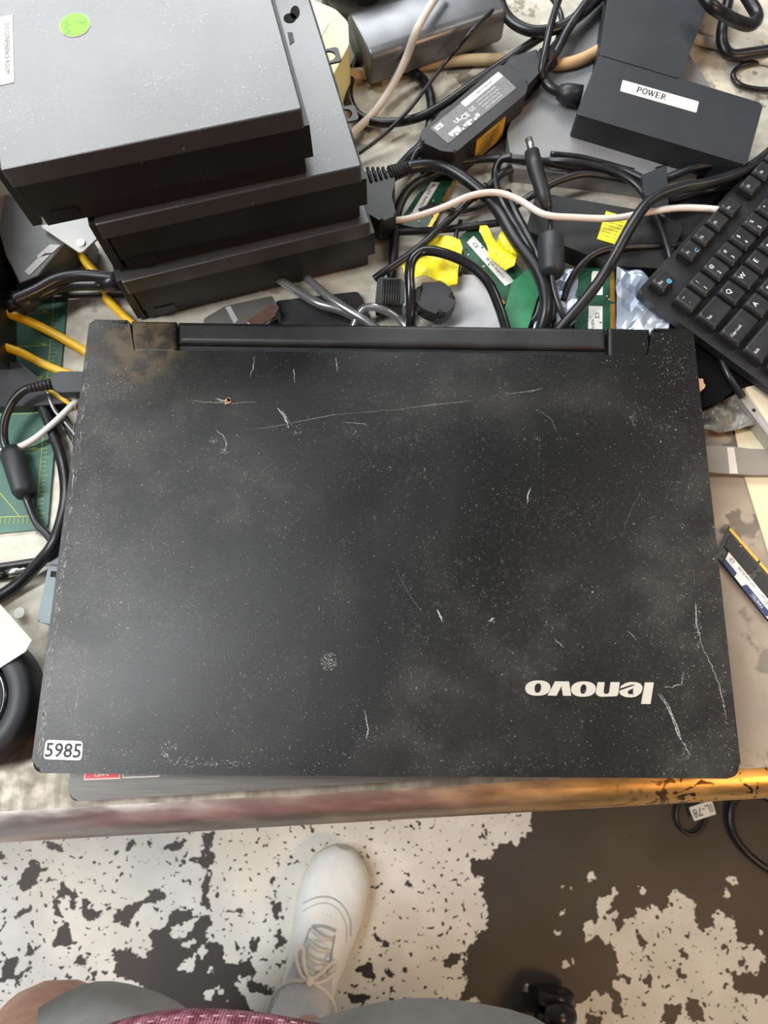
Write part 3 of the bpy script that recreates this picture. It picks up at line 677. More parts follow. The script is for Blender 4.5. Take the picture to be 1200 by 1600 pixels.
# left side: ethernet, dark cords, mat, tall box
mt = thing('cutting_mat', 'dark green self-healing cutting mat with yellow ruler marks, at the left', 'cutting mat', B(30, 700, 0))
mp = round_poly([V2(c) for c in pxs([(108, 420), (74, 826), (-150, 848), (-150, 440)], .002)], [0, .004, 0, 0])
MB().prism(mp, ZB, ZB + .002, M['mat_green']).build('mat_sheet', mt)
g = MB(); a, b = B(88, 420, .0023), B(56, 818, .0023)
g.ribbon([a, b], .0004, M['mat_line'])
du = (b - a).normalized(); pn = Vector((du.y, -du.x, 0)); pn = pn if pn.x > 0 else -pn; Lm = (b - a).length
k = 0; s_ = .002
while s_ < Lm:
    ln = .0050 if k % 4 == 0 else .0035; q = a + du * s_
    g.ribbon([q + pn * .0008, q + pn * (ln + .0005)], .00028, M['mat_line']); s_ += .0032; k += 1
for s_ in (.035, .0604, .0858, .111, .1366):
    q = a + du * s_; g.ribbon([q, q - pn * .10], .00035, M['mat_line'])
    g.text(str(int(5 + s_ * 39)), q - pn * .005 - du * .001 + Vector((0, 0, .0001)), du, .0036, M['mat_line'])
g.ribbon([B(0, 808, .0023), B(56, 806, .0023)], .0004, M['mat_line']); g.ribbon([B(0, 770, .0023), B(30, 806, .0023)], .0004, M['mat_line'])
for k in range(8):
    q = B(2 + 7 * k, 808, .0023); g.ribbon([q, q + Vector((0, -.0045, 0))], .0003, M['mat_line'])
g.build('ruler_marks', mt)

tb = thing('desktop_computer', 'black computer case lying at the left edge, ports along its side', 'computer', B(-60, 480, 0))
MB().prism([V2(c) for c in pxs([(-260, 120), (-56, 63), (-67, 500), (-260, 500)], .075)], ZB + .001, ZB + .075, M['pc_side'], bev=.001).build('case', tb)
g = MB()
sx = B(28, 400, 0).x + .0002; sy = B(28, 400, 0).y
for (y, z, ry, rz) in ((sy + .030, .050, .003, .003), (sy + .016, .050, .0028, .003), (sy - .010, .048, .007, .003), (sy - .040, .038, .004, .003), (sy - .058, .040, .004, .004)):
    g.box((sx, y, ZB + z), (.0006, ry * 2, rz * 2), M['pit'], bev=.0002)
g.box((sx, sy - .02, ZB + .04), (.0003, .14, .05), M['grey_slab']); g.build('ports', tb)
gb = thing('grey_drive_enclosure', 'dark grey enclosure with a silver button, behind the case at left', 'drive', B(60, 400, 0))
MB().prism([V2(c) for c in pxs([(-20, 300), (60, 310), (108, 372), (60, 430), (30, 442), (10, 400)], .028)], ZB + .0026, ZB + .028, M['slate_light'], bev=.001).build('body', gb)
MB().prism([V2(c) for c in pxs([(58, 400), (78, 382), (95, 383), (82, 395), (70, 396), (60, 404)], .0285)], ZB + .0275, ZB + .0287, M['silver_plastic']).build('button', gb)
MB().prism([V2(c) for c in pxs([(38, 424), (60, 402), (78, 398), (46, 430)], .0285)], ZB + .0275, ZB + .0285, M['silver_plastic']).build('trim_plate', gb)
wp = thing('metal_bracket', 'bright white metal plate with a small screw, under the left end of the computer stack', 'bracket', B(120, 360, .03))
MB().prism(round_poly([V2(c) for c in pxs([(60, 350), (150, 330), (165, 356), (124, 393)], .034)], .003), ZB + .0305, ZB + .032, M['paper']).build('plate', wp)
MB().disc(tuple(B(127, 381, .032)), .0026, M['steel'], h=.0015).build('screw', wp)
MB().prism([V2(c) for c in pxs([(92, 350), (130, 350), (128, 372), (110, 372)], .0305)], ZB + .0015, ZB + .0305, M['silver_plastic']).build('bracket_leg', wp)
G1 = 'yellow network cables at the left'
cable('ethernet_cable', 'yellow network cable running down from under the computer stack to the laptop corner', 'yellow_cable', .0030, [(118, 380, .012), (135, 410, .012), (150, 428, .010), (160, 450, .006), (170, 470, .004), (200, 500, .004), (240, 540, .004)])
cable('ethernet_cable', 'upper yellow network cable crossing the green mat at left', 'yellow_cable', .0031, [(-20, 480, .014), (30, 496, .013), (70, 514, .009), (135, 550, .005), (200, 590, .005)])
cable('ethernet_cable', 'lower yellow network cable crossing the green mat above the flat plug', 'yellow_cable', .0029, [(-20, 534, .016), (30, 550, .014), (60, 565, .009), (110, 585, .0062), (190, 604, .0062)])
cable('power_cord', 'thick black cord arching out of the left end of the stack, upper of a pair', 'cable_black', .0042, [(20, 470, .030), (55, 455, .028), (90, 437, .026), (130, 431, .024), (190, 436, .022)])
ct = thing('power_cord', 'thick black cord with a ribbed plug end, lower of the pair left of the stack', 'cable', B(100, 450, .02))
MB().tube([B(x, y, h) for x, y, h in [(10, 480, .024), (60, 462, .022), (100, 446, .020), (160, 444, .020)]], .0042, M['cable_black'], n=12).build('cord', ct)
MB().tube([B(x, y, h) for x, y, h in [(158, 444, .020), (190, 438, .020)]], [.0048, .0075], M['cable_black'], n=12, sub=1).build('strain_relief', ct)
MB().tube([B(28, 475, .024), B(58, 463, .022)], [.009, .0052], M['black_soft'], n=12, sub=1).build('strain_relief', ct)
cable('thin_cord', 'thin straight black wire across the cream bench left of the stack', 'cable_black', .0017, [(40, 466, .008), (100, 463, .007), (150, 461, .006), (215, 461, .004)])
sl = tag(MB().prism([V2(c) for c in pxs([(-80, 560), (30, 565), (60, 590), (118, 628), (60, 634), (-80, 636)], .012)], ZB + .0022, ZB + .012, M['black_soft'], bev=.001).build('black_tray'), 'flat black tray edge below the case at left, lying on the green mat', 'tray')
# flat plug with strain relief, ferrite choke
pt = thing('laptop_charger_cable', 'dark cable with a flat grey plug into the laptop and a barrel choke', 'cable', B(40, 740, .004))
pp = [V2(c) for c in pxs([(160, 580), (160, 612), (92, 613), (84, 608), (79, 598), (80, 589), (86, 582), (94, 580)], .030)]
MB().prism(round_poly(pp, .001, 2), ZB + .021, ZB + .030, M['slate'], bev=.0008).build('flat_plug', pt)
g = MB()
for k in range(6):
    x = 80 - k * 6; y = 600 + k * 1.2; g.tube([B(x, y, .026), B(x - 3.4, y + .8, .026)], .0038 - .0002 * k, M['black_soft'], sub=1)
g.tube([B(82, 599, .026), B(44, 607, .0255)], .0025, M['black_soft'], sub=1); g.build('strain_relief', pt)
MB().tube([B(x, y, h) for x, y, h in [(50, 605, .025), (36, 611, .024), (20, 628, .021), (8, 655, .017), (6, 685, .012), (14, 712, .0095)]], .0027, M['cable_black']).build('cord', pt)
g = MB(); g.tube([B(15, 703, .009), B(20, 712, .009), B(38, 766, .009), B(41, 773, .009)], [.0062, .0075, .0075, .0062], M['slate'], n=20, sub=1); g.build('ferrite_choke', pt)
MB().tube([B(x, y, h) for x, y, h in [(40, 770, .009), (44, 785, .007), (58, 818, .006), (76, 838, .0065), (84, 856, .007), (74, 873, .006), (40, 880, .005), (0, 886, .005), (-40, 892, .005)]], .0026, M['cable_black']).build('cord_tail', pt)
cable('power_cord', 'thick black cord curving from behind the laptop edge down to the lower left', 'cable_black', .0038, [(52, 600, .008), (75, 655, .007), (97, 720, .007), (103, 780, .016), (86, 845, .0205), (60, 880, .014), (25, 915, .006), (-30, 950, .005)])
cable('thin_cord', 'black cord running down beside the right edge of the green mat', 'cable_black', .0021, [(62, 600, .006), (98, 655, .006), (122, 700, .006), (150, 760, .006)])
cable('audio_cable', 'thin grey cord beside the laptop hinge corner at left', 'grey_cable', .0014, [(74, 612, .013), (85, 640, .011), (104, 662, .010), (135, 700, .009)])
cable('white_cable', 'thin white cable looping over the green mat at left', 'white_cable', .0021, [(-20, 708, .006), (18, 702, .008), (50, 688, .010), (85, 660, .013), (118, 628, .016), (150, 600, .014)])
cable('orange_cable', 'short orange lead peeking out below the flat grey plug', 'yellow_cable', .0016, [(72, 608, .012), (90, 618, .012), (115, 634, .012), (150, 650, .010)])
jt = thing('audio_jack', 'black cable end with a silver jack tip, at the left edge', 'cable', B(10, 895, .004))
g = MB(); g.tube([B(-40, 902, .0045), B(10, 896, .0045)], .0042, M['black_gloss'], sub=1); g.build('grip', jt)
MB().tube([B(10, 896, .0045), B(30, 892, .0045), B(32, 892, .0045), B(40, 890, .0045), B(44, 889, .0045)], [.0030, .0028, .0020, .0021, .0006], M['steel'], sub=1).build('silver_tip', jt)
tag(MB().disc(tuple(B(31, 958, 0)), .0022, M['steel'], h=.003, n=12).disc(tuple(B(31, 958, .003)), .0034, M['white'], h=.0012, n=12).build('loose_screw'), 'tiny pale screw loose on the bench at left', 'screw')
g = MB(); pa = [(-80, 900), (0, 944), (50, 1000), (40, 1018), (-10, 1050), (-80, 1075)]
g.prism([V2(c) for c in pxs(pa, .030)], ZB + .0295, ZB + .0300, M['paper']); tag(g.build('paper_sheet'), 'light grey paper corner lying over the round black object at left', 'paper')
rd = thing('headphone_cup', 'round black disc-shaped cup under the paper at the left edge', 'headphones', B(-25, 1090, 0))
c_ = B(-48, 1094, .02)
g = MB()
def lathe(g, c, prof, m, n=48):
    vs = []; fs = []
    for k in range(n):
        a = 2 * math.pi * k / n
        for r, z in prof: vs.append((c[0] + r * math.cos(a), c[1] + r * math.sin(a), z))
    q = len(prof)
    for k in range(n):
        for j in range(q - 1): fs.append((k * q + j, ((k + 1) % n) * q + j, ((k + 1) % n) * q + j + 1, k * q + j + 1))
    g.add(vs, fs, m, True)
lathe(g, c_, [(0, ZB + .001), (.034, ZB + .001), (.0385, ZB + .008), (.0385, ZB + .024), (.036, ZB + .028), (.027, ZB + .029), (.025, ZB + .025), (.0, ZB + .024)], M['slate']); g.build('cup', rd)
g = MB(); lathe(g, c_, [(.025, ZB + .0245), (.024, ZB + .0265), (.022, ZB + .0265), (.021, ZB + .0245), (.018, ZB + .0245), (.017, ZB + .0258), (.0, ZB + .0258)], M['black_gloss']); g.build('inner_ring', rd)

# ------------------------------------------------------------------ top centre
yb = thing('yellow_bottle', 'pale yellow plastic container with a white label, behind the stack', 'container', B(500, 60, 0))
MB().prism(round_poly([V2(c) for c in pxs([(462, -60), (476, -6), (525, 15), (544, 35), (545, 70), (518, 122), (512, 124), (500, 85)], .040)], .003), ZB + .0005, ZB + .040, M['pale_yellow'], bev=.003, seg=3).build('body', yb)
g = MB(); g.prism(round_poly([V2(c) for c in pxs([(462, 10), (483, 20), (515, 34), (497, 68), (470, 90)], .0405)], .0015), ZB + .0397, ZB + .0405, M['white'])
g.text('9/8 3/50', B(490, 36, .0408), B(500, 40, .04) - B(480, 31, .04), .0016, M['ink_soft']); g.build('label', yb)
pb = thing('metal_power_bank', 'glossy dark metal bar with a copper-lit rounded edge, behind the tan cable', 'power bank', B(660, 50, 0))
def bar(p0, p1, wd, th, z, m, name, par, over=1.0):
    """rounded-section bar along p0->p1"""
    d = (p1 - p0); d.z = 0; L = d.length; d.normalize(); n_ = Vector((-d.y, d.x, 0)); k = 20; vs = []; fs = []
    for i, s_ in enumerate((0, .002, L - .002, L)):
        sh = .96 if i in (0, 3) else 1
        for j in range(k):
            a = 2 * math.pi * j / k; c, s2_ = math.cos(a), math.sin(a)
            y = math.copysign(abs(c) ** .35, c) * wd / 2 * sh; zz = math.copysign(abs(s2_) ** .42, s2_) * th / 2 * sh
            vs.append(Vector((p0.x, p0.y, z)) + d * s_ + n_ * y + Vector((0, 0, zz)))
    for i in range(3):
        for j in range(k): fs.append((i * k + j, i * k + (j + 1) % k, (i + 1) * k + (j + 1) % k, (i + 1) * k + j))
    fs.append(tuple(range(k))[::-1]); fs.append(tuple(3 * k + j for j in range(k)))
    return MB().add(vs, fs, m, True).build(name, par)
p0 = (B(551, 15, .036) + B(571, 84, .036)) / 2; p1 = (B(762, -52, .036) + B(782, 12, .036)) / 2
bar(p0, p1, .047, .030, ZB + .0205, M['copper_gloss'], 'shell', pb)
tag_d = (p1 - p0).normalized()
MB().disc((p0.x - .0005, p0.y - .005, ZB + .02), .0022, M['pit'], h=.001).build('end_port', pb)
ko = thing('black_dish', 'black curved dish rim at the top behind the yellow container', 'dish', B(530, -10, 0))
g = MB(); c_ = B(560, -50, .03); lathe(g, c_, [(0, ZB + .001), (.03, ZB + .001), (.036, ZB + .05), (.034, ZB + .052), (.03, ZB + .045), (0, ZB + .04)], M['black_gloss']); g.build('bowl', ko)
cable('tan_cable', 'thick tan cable lying across the bench behind the adapter', 'tan_cable', .0043, [(440, 125, .0045), (520, 116, .0052), (565, 115, .0052), (620, 108, .0052), (700, 96, .0052), (780, 93, .0052), (830, 100, .0055), (870, 101, .018), (905, 94, .019), (945, 74, .018), (1000, 50, .0165)])
cable('cream_cable', 'cream grey flat cord hanging down over the dark metal bar', 'cream_cable', .0029, [(700, -30, .045), (675, 5, .046), (652, 45, .046), (635, 90, .028), (612, 135, .014), (585, 175, .0085), (555, 204, .006), (520, 235, .006)])
cable('thin_cord', 'thin black wire running diagonally beside the white-labelled adapter', 'cable_black', .0015, [(800, -20, .03), (776, 10, .032), (740, 45, .040), (715, 75, .030), (690, 105, .020), (640, 170, .016), (600, 210, .010), (560, 240, .006), (520, 265, .006)])
cable('power_cord', 'black cord forming a round loop right of the stack', 'cable_black', .0034, [(560, 90, .004), (548, 120, .004), (545, 150, .004), (560, 180, .005), (600, 192, .007), (650, 185, .009), (690, 165, .012), (740, 130, .015), (790, 95, .015), (850, 55, .020), (900, 30, .022), (950, -15, .02)])
cable('power_cord', 'black cord arc behind the loop, falling to the socket plug', 'cable_black', .0038, [(610, 112, .004), (640, 110, .004), (664, 130, .0045), (674, 160, .005), (672, 195, .006), (660, 225, .006), (640, 245, .008), (620, 268, .012), (600, 295, .01)])
cable('power_cord', 'thick black cord dipping in a big curve at the top, above the labelled adapter', 'cable_black', .0042, [(775, -30, .030), (784, 10, .028), (800, 34, .026), (828, 48, .026), (860, 47, .027), (890, 35, .028), (925, 5, .028), (960, -30, .028)])
cable('thin_cord', 'black cord falling straight down at the top between bar and black box', 'cable_black', .0027, [(880, -20, .032), (868, 15, .034), (858, 50, .036), (851, 85, .034), (846, 108, .030), (848, 122, .026)])
cable('thin_cord', 'black cord bundle strand bending right of the straight one at the top', 'cable_black', .0022, [(858, -10, .018), (872, 12, .018), (878, 35, .018), (872, 60, .018), (862, 85, .018), (855, 98, .022)])
kt = thing('angled_power_cord', 'black cord with an angled plug pushed into the side of the POWER box', 'cable', B(870, 130, .02))
MB().tube([B(x, y, h) for x, y, h in [(935, -20, .030), (905, 20, .030), (885, 50, .028), (870, 80, .028), (852, 105, .026), (850, 122, .024), (862, 138, .023), (885, 148, .022)]], .0036, M['cable_black']).build('cord', kt)
MB().tube([B(872, 143, .0235), B(884, 147, .023), B(908, 151, .023)], [.005, .0075, .0078], M['black_soft'], sub=1).build('angled_plug', kt)
MB().tube([B(854, 84, .026), B(856, 100, .026)], .0075, M['black_soft'], sub=1).build('velcro_tie', kt)
# grey flat panel under the POWER box
gp = tag(MB().prism(round_poly([V2(c) for c in pxs([(905, 15), (985, -15), (1060, 60), (1130, 165), (1080, 300), (960, 280), (800, 262), (792, 205), (830, 120), (860, 70)], .0145)], .004), ZB, ZB + .0145, M['grey_slab'], bev=.0015).build('flat_panel'), 'smooth grey plastic panel lying under the two black boxes at top right', 'panel')
def polyslab(name, par, pts, h, th, m, rnd=.002, bev=.001):
    return MB().prism(round_poly([V2(c) for c in pxs(pts, h)], rnd), ZB + h - th, ZB + h, M[m], bev=bev, seg=3).build(name, par)
bx = thing('docking_box', 'low black box with a white label printed POWER, at top right', 'power supply', B(1040, 180, .015))
polyslab('body', bx, [(937, 84), (1193, 162), (1167, 258), (900, 178)], .0355, .0205, 'slate', .003, .0012)
g = MB(); lq = pxs([(973, 125), (1092, 159), (1088, 176), (969, 142)], .0358)
g.prism(round_poly([V2(c) for c in lq], .0008), ZB + .0353, ZB + .0359, M['white'])
uu = (lq[1] - lq[0]).normalized(); vv = Vector((-uu.y, uu.x, 0)); o0 = lq[0] * .52 + lq[3] * .48 + uu * .0112 - vv * .0022; o0.z = ZB + .0361
def stroke(pts, wd): g.ribbon([o0 + uu * (x * .0042) + vv * (y * .0048) for x, y in pts], wd, M['ink'])
def serif(x, y, l=.34): stroke([(x - l / 2, y), (x + l / 2, y)], .00022)
TK, TN = .0009, .00048
def arc(cx, cy, rx, ry, a0, a1, k=10): return [(cx + rx * math.cos(math.radians(a0 + (a1 - a0) * j / k)), cy + ry * math.sin(math.radians(a0 + (a1 - a0) * j / k))) for j in range(k + 1)]
def powtext():
    x = 0
    stroke([(x + .2, 0), (x + .2, 1)], TK); serif(x + .2, 0, .5); serif(x + .2, 1, .5); stroke([(x + .2, 1), (x + .5, 1)], TN); stroke(arc(x + .48, .73, .24, .26, 90, -90), .0008); stroke([(x + .2, .47), (x + .5, .47)], TN)
    x = 1.0; stroke(arc(x + .4, .5, .38, .48, 0, 360, 20), .0008)
    x = 2.0; stroke([(x, 1), (x + .3, 0)], TK); stroke([(x + .3, 0), (x + .55, .95)], TN); stroke([(x + .5, 1), (x + .8, 0)], TK); stroke([(x + .8, 0), (x + 1.08, 1)], TN); serif(x, 1, .4); serif(x + .52, 1, .4); serif(x + 1.08, 1, .3)
    x = 3.25; stroke([(x + .18, 0), (x + .18, 1)], TK); stroke([(x, 1), (x + .72, 1), (x + .74, .75)], TN); stroke([(x, 0), (x + .74, 0), (x + .78, .28)], TN); stroke([(x + .18, .52), (x + .55, .52)], TN); stroke([(x + .55, .64), (x + .55, .40)], TN)
    x = 4.2; stroke([(x + .2, 0), (x + .2, 1)], TK); serif(x + .2, 0, .5); serif(x + .2, 1, .5); stroke([(x + .2, 1), (x + .5, 1)], TN); stroke(arc(x + .46, .75, .22, .24, 90, -90), .0008); stroke([(x + .2, .5), (x + .48, .5)], TN); stroke([(x + .42, .5), (x + .74, .02), (x + .95, .02)], .0005)
powtext(); g.build('power_label', bx)
b2 = thing('black_adapter_box', 'plain dark box standing behind the box labelled POWER', 'power supply', B(1020, 40, .015))
polyslab('body', b2, [(962, -90), (1146, -90), (1062, 123), (936, 85)], .036, .021, 'slate', .002, .0012)
polyslab('cap_seam', b2, [(962, -75), (1140, -75), (1136, -72), (962, -72)], .0363, .0007, 'black', 0, 0)
cable('power_cord', 'thick black cord loop over the box at the top right corner', 'cable_black', .0046, [(1085, -30, .055), (1108, 5, .055), (1130, 22, .048), (1158, 36, .040), (1175, 38, .036), (1183, 25, .034), (1170, 0, .034), (1150, -30, .034)])
cable('power_cord', 'black cord hanging down from the top then bending right, near the corner', 'cable_black', .0044, [(1142, -20, .018), (1134, 20, .018), (1128, 50, .016), (1130, 72, .012), (1142, 86, .010), (1170, 84, .010), (1220, 76, .010)])
cable('cream_cable', 'grey-beige cord crossing the bench right of the black box', 'cream_cable', .0036, [(1040, 45, .004), (1090, 62, .004), (1130, 72, .004), (1160, 85, .004), (1215, 98, .004)])
cable('thin_cord', 'thin black wire loop at the right edge on the cream bench', 'cable_black', .0020, [(1220, 90, .003), (1180, 97, .003), (1155, 105, .003), (1145, 118, .003), (1155, 132, .003), (1180, 139, .003), (1220, 141, .003)])
# ------------------------------------------------------------------ labelled laptop adapter brick
ad = thing('laptop_adapter', 'black power adapter brick with white printed rating label, right of the stack', 'power adapter', B(740, 170, 0))
tp = pxs([(656, 206), (776, 103), (800, 100), (826, 128), (822, 146), (712, 238), (690, 236), (660, 222)], .032)
MB().prism(round_poly([V2(c) for c in tp], .002), ZB + .001, ZB + .032, M['black'], bev=.0022, seg=3).build('brick', ad)
lq = pxs([(672, 200), (780, 112), (807, 137), (700, 224)], .0324); LA, LBq, LC, LD = lq
g = MB(); g.prism(round_poly([V2(c) for c in lq], .001), ZB + .0318, ZB + .0323, M['label_grey'])
uu = (LBq - LA).normalized(); up_ = Vector((-uu.y, uu.x, 0))
def onl(s_, t_): q = quad_pts(LA, LBq, LC, LD, s_, t_); q.z = ZB + .03245; return q
g.prism([V2(onl(*p)) for p in ((.44, -.02), (.99, -.02), (.99, .26), (.44, .26))], ZB + .0322, ZB + .0325, M['white'])
g.text('CT:WBGST0ABW5P9', onl(.72, .12) + Vector((0, 0, .0003)), uu, .0016, M['ink'])
for k, tx in enumerate(('AC ADAPTER  MODEL PPP009', 'INPUT 100-240V~1.6A  50-60Hz', 'OUTPUT 19.5V 3.33A  65W', 'LEVEL V   MADE IN CHINA')):
    g.text(tx, onl(.70, .40 + .15 * k) + Vector((0, 0, .0001)), uu, .0011, M['print_white'], stretch=.95)
g.text('CE', onl(.36, .55), uu, .0040, M['print_white'], bold=.02); g.text('UL', onl(.27, .48), uu, .0034, M['print_white'], bold=.02); g.text('GS', onl(.47, .50), uu, .0032, M['print_white'])
g.prism([V2(onl(*p)) for p in ((.03, .10), (.12, .10), (.12, .30), (.03, .30))], ZB + .0322, ZB + .0325, M['print_white'])
g.text('hp', onl(.075, .20) + Vector((0, 0, .0002)), uu, .0024, M['ink'], shear=.3)
g.prism([V2(onl(*p)) for p in ((.08, .68), (.22, .68), (.22, .82), (.08, .82))], ZB + .0322, ZB + .0325, M['print_white'])
for k in range(9):
    s_ = .10 + .045 * k; g.disc(tuple(onl(s_ * 1.0, .92 if k % 2 else .86)), .0009 + .0004 * (k % 3), M['print_white'], n=9)
g.prism([V2(onl(*p)) for p in ((.30, .78), (.36, .78), (.33, .98))], ZB + .0322, ZB + .0325, M['print_white'])
g.build('rating_label', ad)
# amber label on the side face: vertical quad built on the side of the brick
s0, s1 = tp[5], tp[4]; sd = Vector((s1.x - s0.x, s1.y - s0.y, 0)); Ls = sd.length; sd.normalize(); on = Vector((sd.y, -sd.x, 0)) * .0006
g = MB()
def side(s_, z): q = Vector((s0.x, s0.y, 0)) + sd * (Ls * s_) + on; return Vector((q.x, q.y, ZB + z))
g.add([side(.30, .006), side(.72, .006), side(.72, .026), side(.30, .026), side(.30, .006) - on, side(.72, .006) - on, side(.72, .026) - on, side(.30, .026) - on], [(0, 1, 2, 3), (4, 7, 6, 5), (0, 4, 5, 1), (3, 2, 6, 7)], M['amber_label'])
for k in range(4):
    g.text('CAUTION POWER' if k == 0 else 'DO NOT OPEN 65W', side(.50, .022 - k * .004) + on * .3, sd, .0016, M['ink'], up=(0, 0, 1))
g.build('amber_label', ad)
MB().prism(round_poly([V2(c) for c in pxs([(784, 105), (800, 88), (842, 76), (846, 110), (824, 134)], .030)], .002), ZB + .006, ZB + .030, M['black_soft'], bev=.002).build('end_plug', ad)
g = MB(); g.tube([B(x, y, h) for x, y, h in [(668, 226, .018), (650, 240, .016), (645, 258, .012), (668, 262, .010), (700, 248, .012)]], .0030, M['cable_black']); g.build('cord', ad)
MB().tube([B(684, 238, .020), B(700, 250, .016), B(694, 262, .013)], [.0075, .008, .005], M['black_soft'], sub=1).build('strain_relief', ad)
cable('thin_cord', 'thin black wire looping under the labelled adapter to the grey panel', 'cable_black', .0016, [(846, 112, .020), (840, 135, .0185), (822, 160, .0185), (790, 172, .020), (755, 180, .006)])

# C13 plug
cp = thing('socket_plug', 'black power cord whose ridged socket plug lies against the stack', 'power cord', B(600, 280, 0))
g = MB(); q = [V2(c) for c in pxs([(560, 262), (606, 258), (618, 272), (612, 300), (620, 330), (596, 340), (562, 320)], .030)]
g.prism(round_poly(q, .002), ZB + .004, ZB + .026, M['black_soft'], bev=.002)
for k in range(5):
    a = B(574 + k * 8, 262, .0262); b = B(580 + k * 8, 284 - k * 2, .0262); g.tube([a, b], .0012, M['black'], sub=1, n=6)
g.build('plug_body', cp)
g = MB()
for k in range(6):
    x = 610 + k * 4.4; g.tube([B(x, 272 - k * 1.6, .0235), B(x + 2.6, 271 - k * 1.6, .0235)], .0058 - .0002 * k, M['black_soft'], sub=1)
g.tube([B(608, 273, .0235), B(638, 262, .0235)], .0040, M['black_soft'], sub=1); g.build('strain_relief', cp)
MB().tube([B(x, y, h) for x, y, h in [(636, 262, .023), (670, 258, .022), (700, 264, .022), (740, 290, .022), (775, 325, .022), (805, 375, .024), (838, 420, .026), (852, 460, .026), (850, 500, .022), (835, 540, .010)]], .0043, M['cable_black']).build('cord', cp)

# ------------------------------------------------------------------ memory sticks, boards, tape
def ram(name, label, q, h, board, lab_rects, gold_edge, chips=None, texts=(), th=.0014, group=None):
    """q: 4 pixel corners a,b,c,d of the board. rects in (s,t)."""
    W = pxs(q, h); t = thing(name, label, 'memory module', tuple((W[0] + W[2]) / 2 - Vector((0, 0, th))))
    MB().prism([V2(c) for c in W], ZB + h - th, ZB + h, M[board]).build('circuit_board', t)
    def pt(s_, t_, dz=0): p = quad_pts(*W, s_, t_); p.z = ZB + h + dz; return p
    if chips:
        for (s0_, s1_, t0_, t1_) in chips:
            MB().prism([V2(pt(*p)) for p in ((s0_, t0_), (s1_, t0_), (s1_, t1_), (s0_, t1_))], ZB + h, ZB + h + .0009, M['chip'], bev=.0002).build('memory_chip', t)
    hz = .0011 if chips else 0
    for r in lab_rects:
        g = MB(); s0_, s1_, t0_, t1_ = r[:4]; mm = r[4] if len(r) > 4 else 'white'
        g.prism([V2(pt(*p)) for p in ((s0_, t0_), (s1_, t0_), (s1_, t1_), (s0_, t1_))], ZB + h + hz - .0002, ZB + h + hz + .0002, M[mm])
        for (tx, s_, t_, hh, dr, ink) in (r[5] if len(r) > 5 else []):
            if tx.startswith('#'):
                a0, a1, b0, b1 = s_; g.prism([V2(pt(*p)) for p in ((a0, b0), (a1, b0), (a1 + t_, b1), (a0 + t_, b1))], ZB + h + hz + .0001, ZB + h + hz + .0003, M[ink]); continue
            d = (pt(1, .5) - pt(0, .5)) * dr[0] + (pt(.5, 1) - pt(.5, 0)).normalized() * (dr[1]) 
            g.text(tx, pt(s_, t_, hz + .0004), d, hh, M[ink])
        g.build('label', t)
    s0_, s1_, t0_, t1_ = gold_edge; g = MB()
    horiz = (s1_ - s0_) > (t1_ - t0_); k = 40
    for i in range(k):
        if i == 17: continue
        f0_, f1_ = i / k, (i + .88) / k
        rr_ = ((s0_ + (s1_ - s0_) * f0_, s0_ + (s1_ - s0_) * f1_, t0_, t1_) if horiz else (s0_, s1_, t0_ + (t1_ - t0_) * f0_, t0_ + (t1_ - t0_) * f1_))
        g.prism([V2(pt(*p)) for p in ((rr_[0], rr_[2]), (rr_[1], rr_[2]), (rr_[1], rr_[3]), (rr_[0], rr_[3]))], ZB + h - .0001, ZB + h + .0002, M['gold'])
    g.build('gold_contacts', t)
    g = MB()
    for _ in range(16):
        s_, t_ = random.uniform(.05, .92), random.uniform(.04, .96); g.box(pt(s_, t_, .0003), (.0012, .0007, .0008), M['print_white' if random.random() < .3 else 'chip'], rot=random.choice((0, 1.2)))
    g.build('solder_parts', t)
    return t
ram('memory_module', 'green memory stick with a white label, under the pinkish wire right of the stack', [(668, 280), (712, 284), (672, 360), (622, 350)], .004, 'pcb', [(.18, .48, .05, .75, 'white', [('4GB 1Rx8 PC3', .33, .40, .0018, (0, 1), 'ink')])], (.88, 1.0, .0, 1.0))
ram('memory_module', 'green memory stick with a long white label, between the yellow tapes', [(745, 344), (843, 452), (785, 476), (706, 385)], .008, 'pcb', [(.10, .80, .36, .62, 'white', [('SK 2GB 1Rx8 PC3', .55, .50, .0018, (1, 0), 'ink'), ('CE', .2, .5, .0028, (1, 0), 'ink')])], (.0, 1.0, .92, 1.0))
ram('memory_module', 'upright green memory stick with two CE labels, just behind the right end of the hinge', [(903, 418), (960, 420), (962, 545), (896, 545)], .010, 'pcb', [(.38, .68, .04, .34, 'white', [('CE', .55, .2, .0028, (0, 1), 'ink'), ('2GB', .44, .2, .0016, (0, 1), 'ink')]), (.33, .68, .48, .95, 'white', [('CE', .55, .60, .0030, (0, 1), 'ink'), ('4GB PC3', .44, .72, .0018, (0, 1), 'ink')])], (.88, 1.0, .0, 1.0))
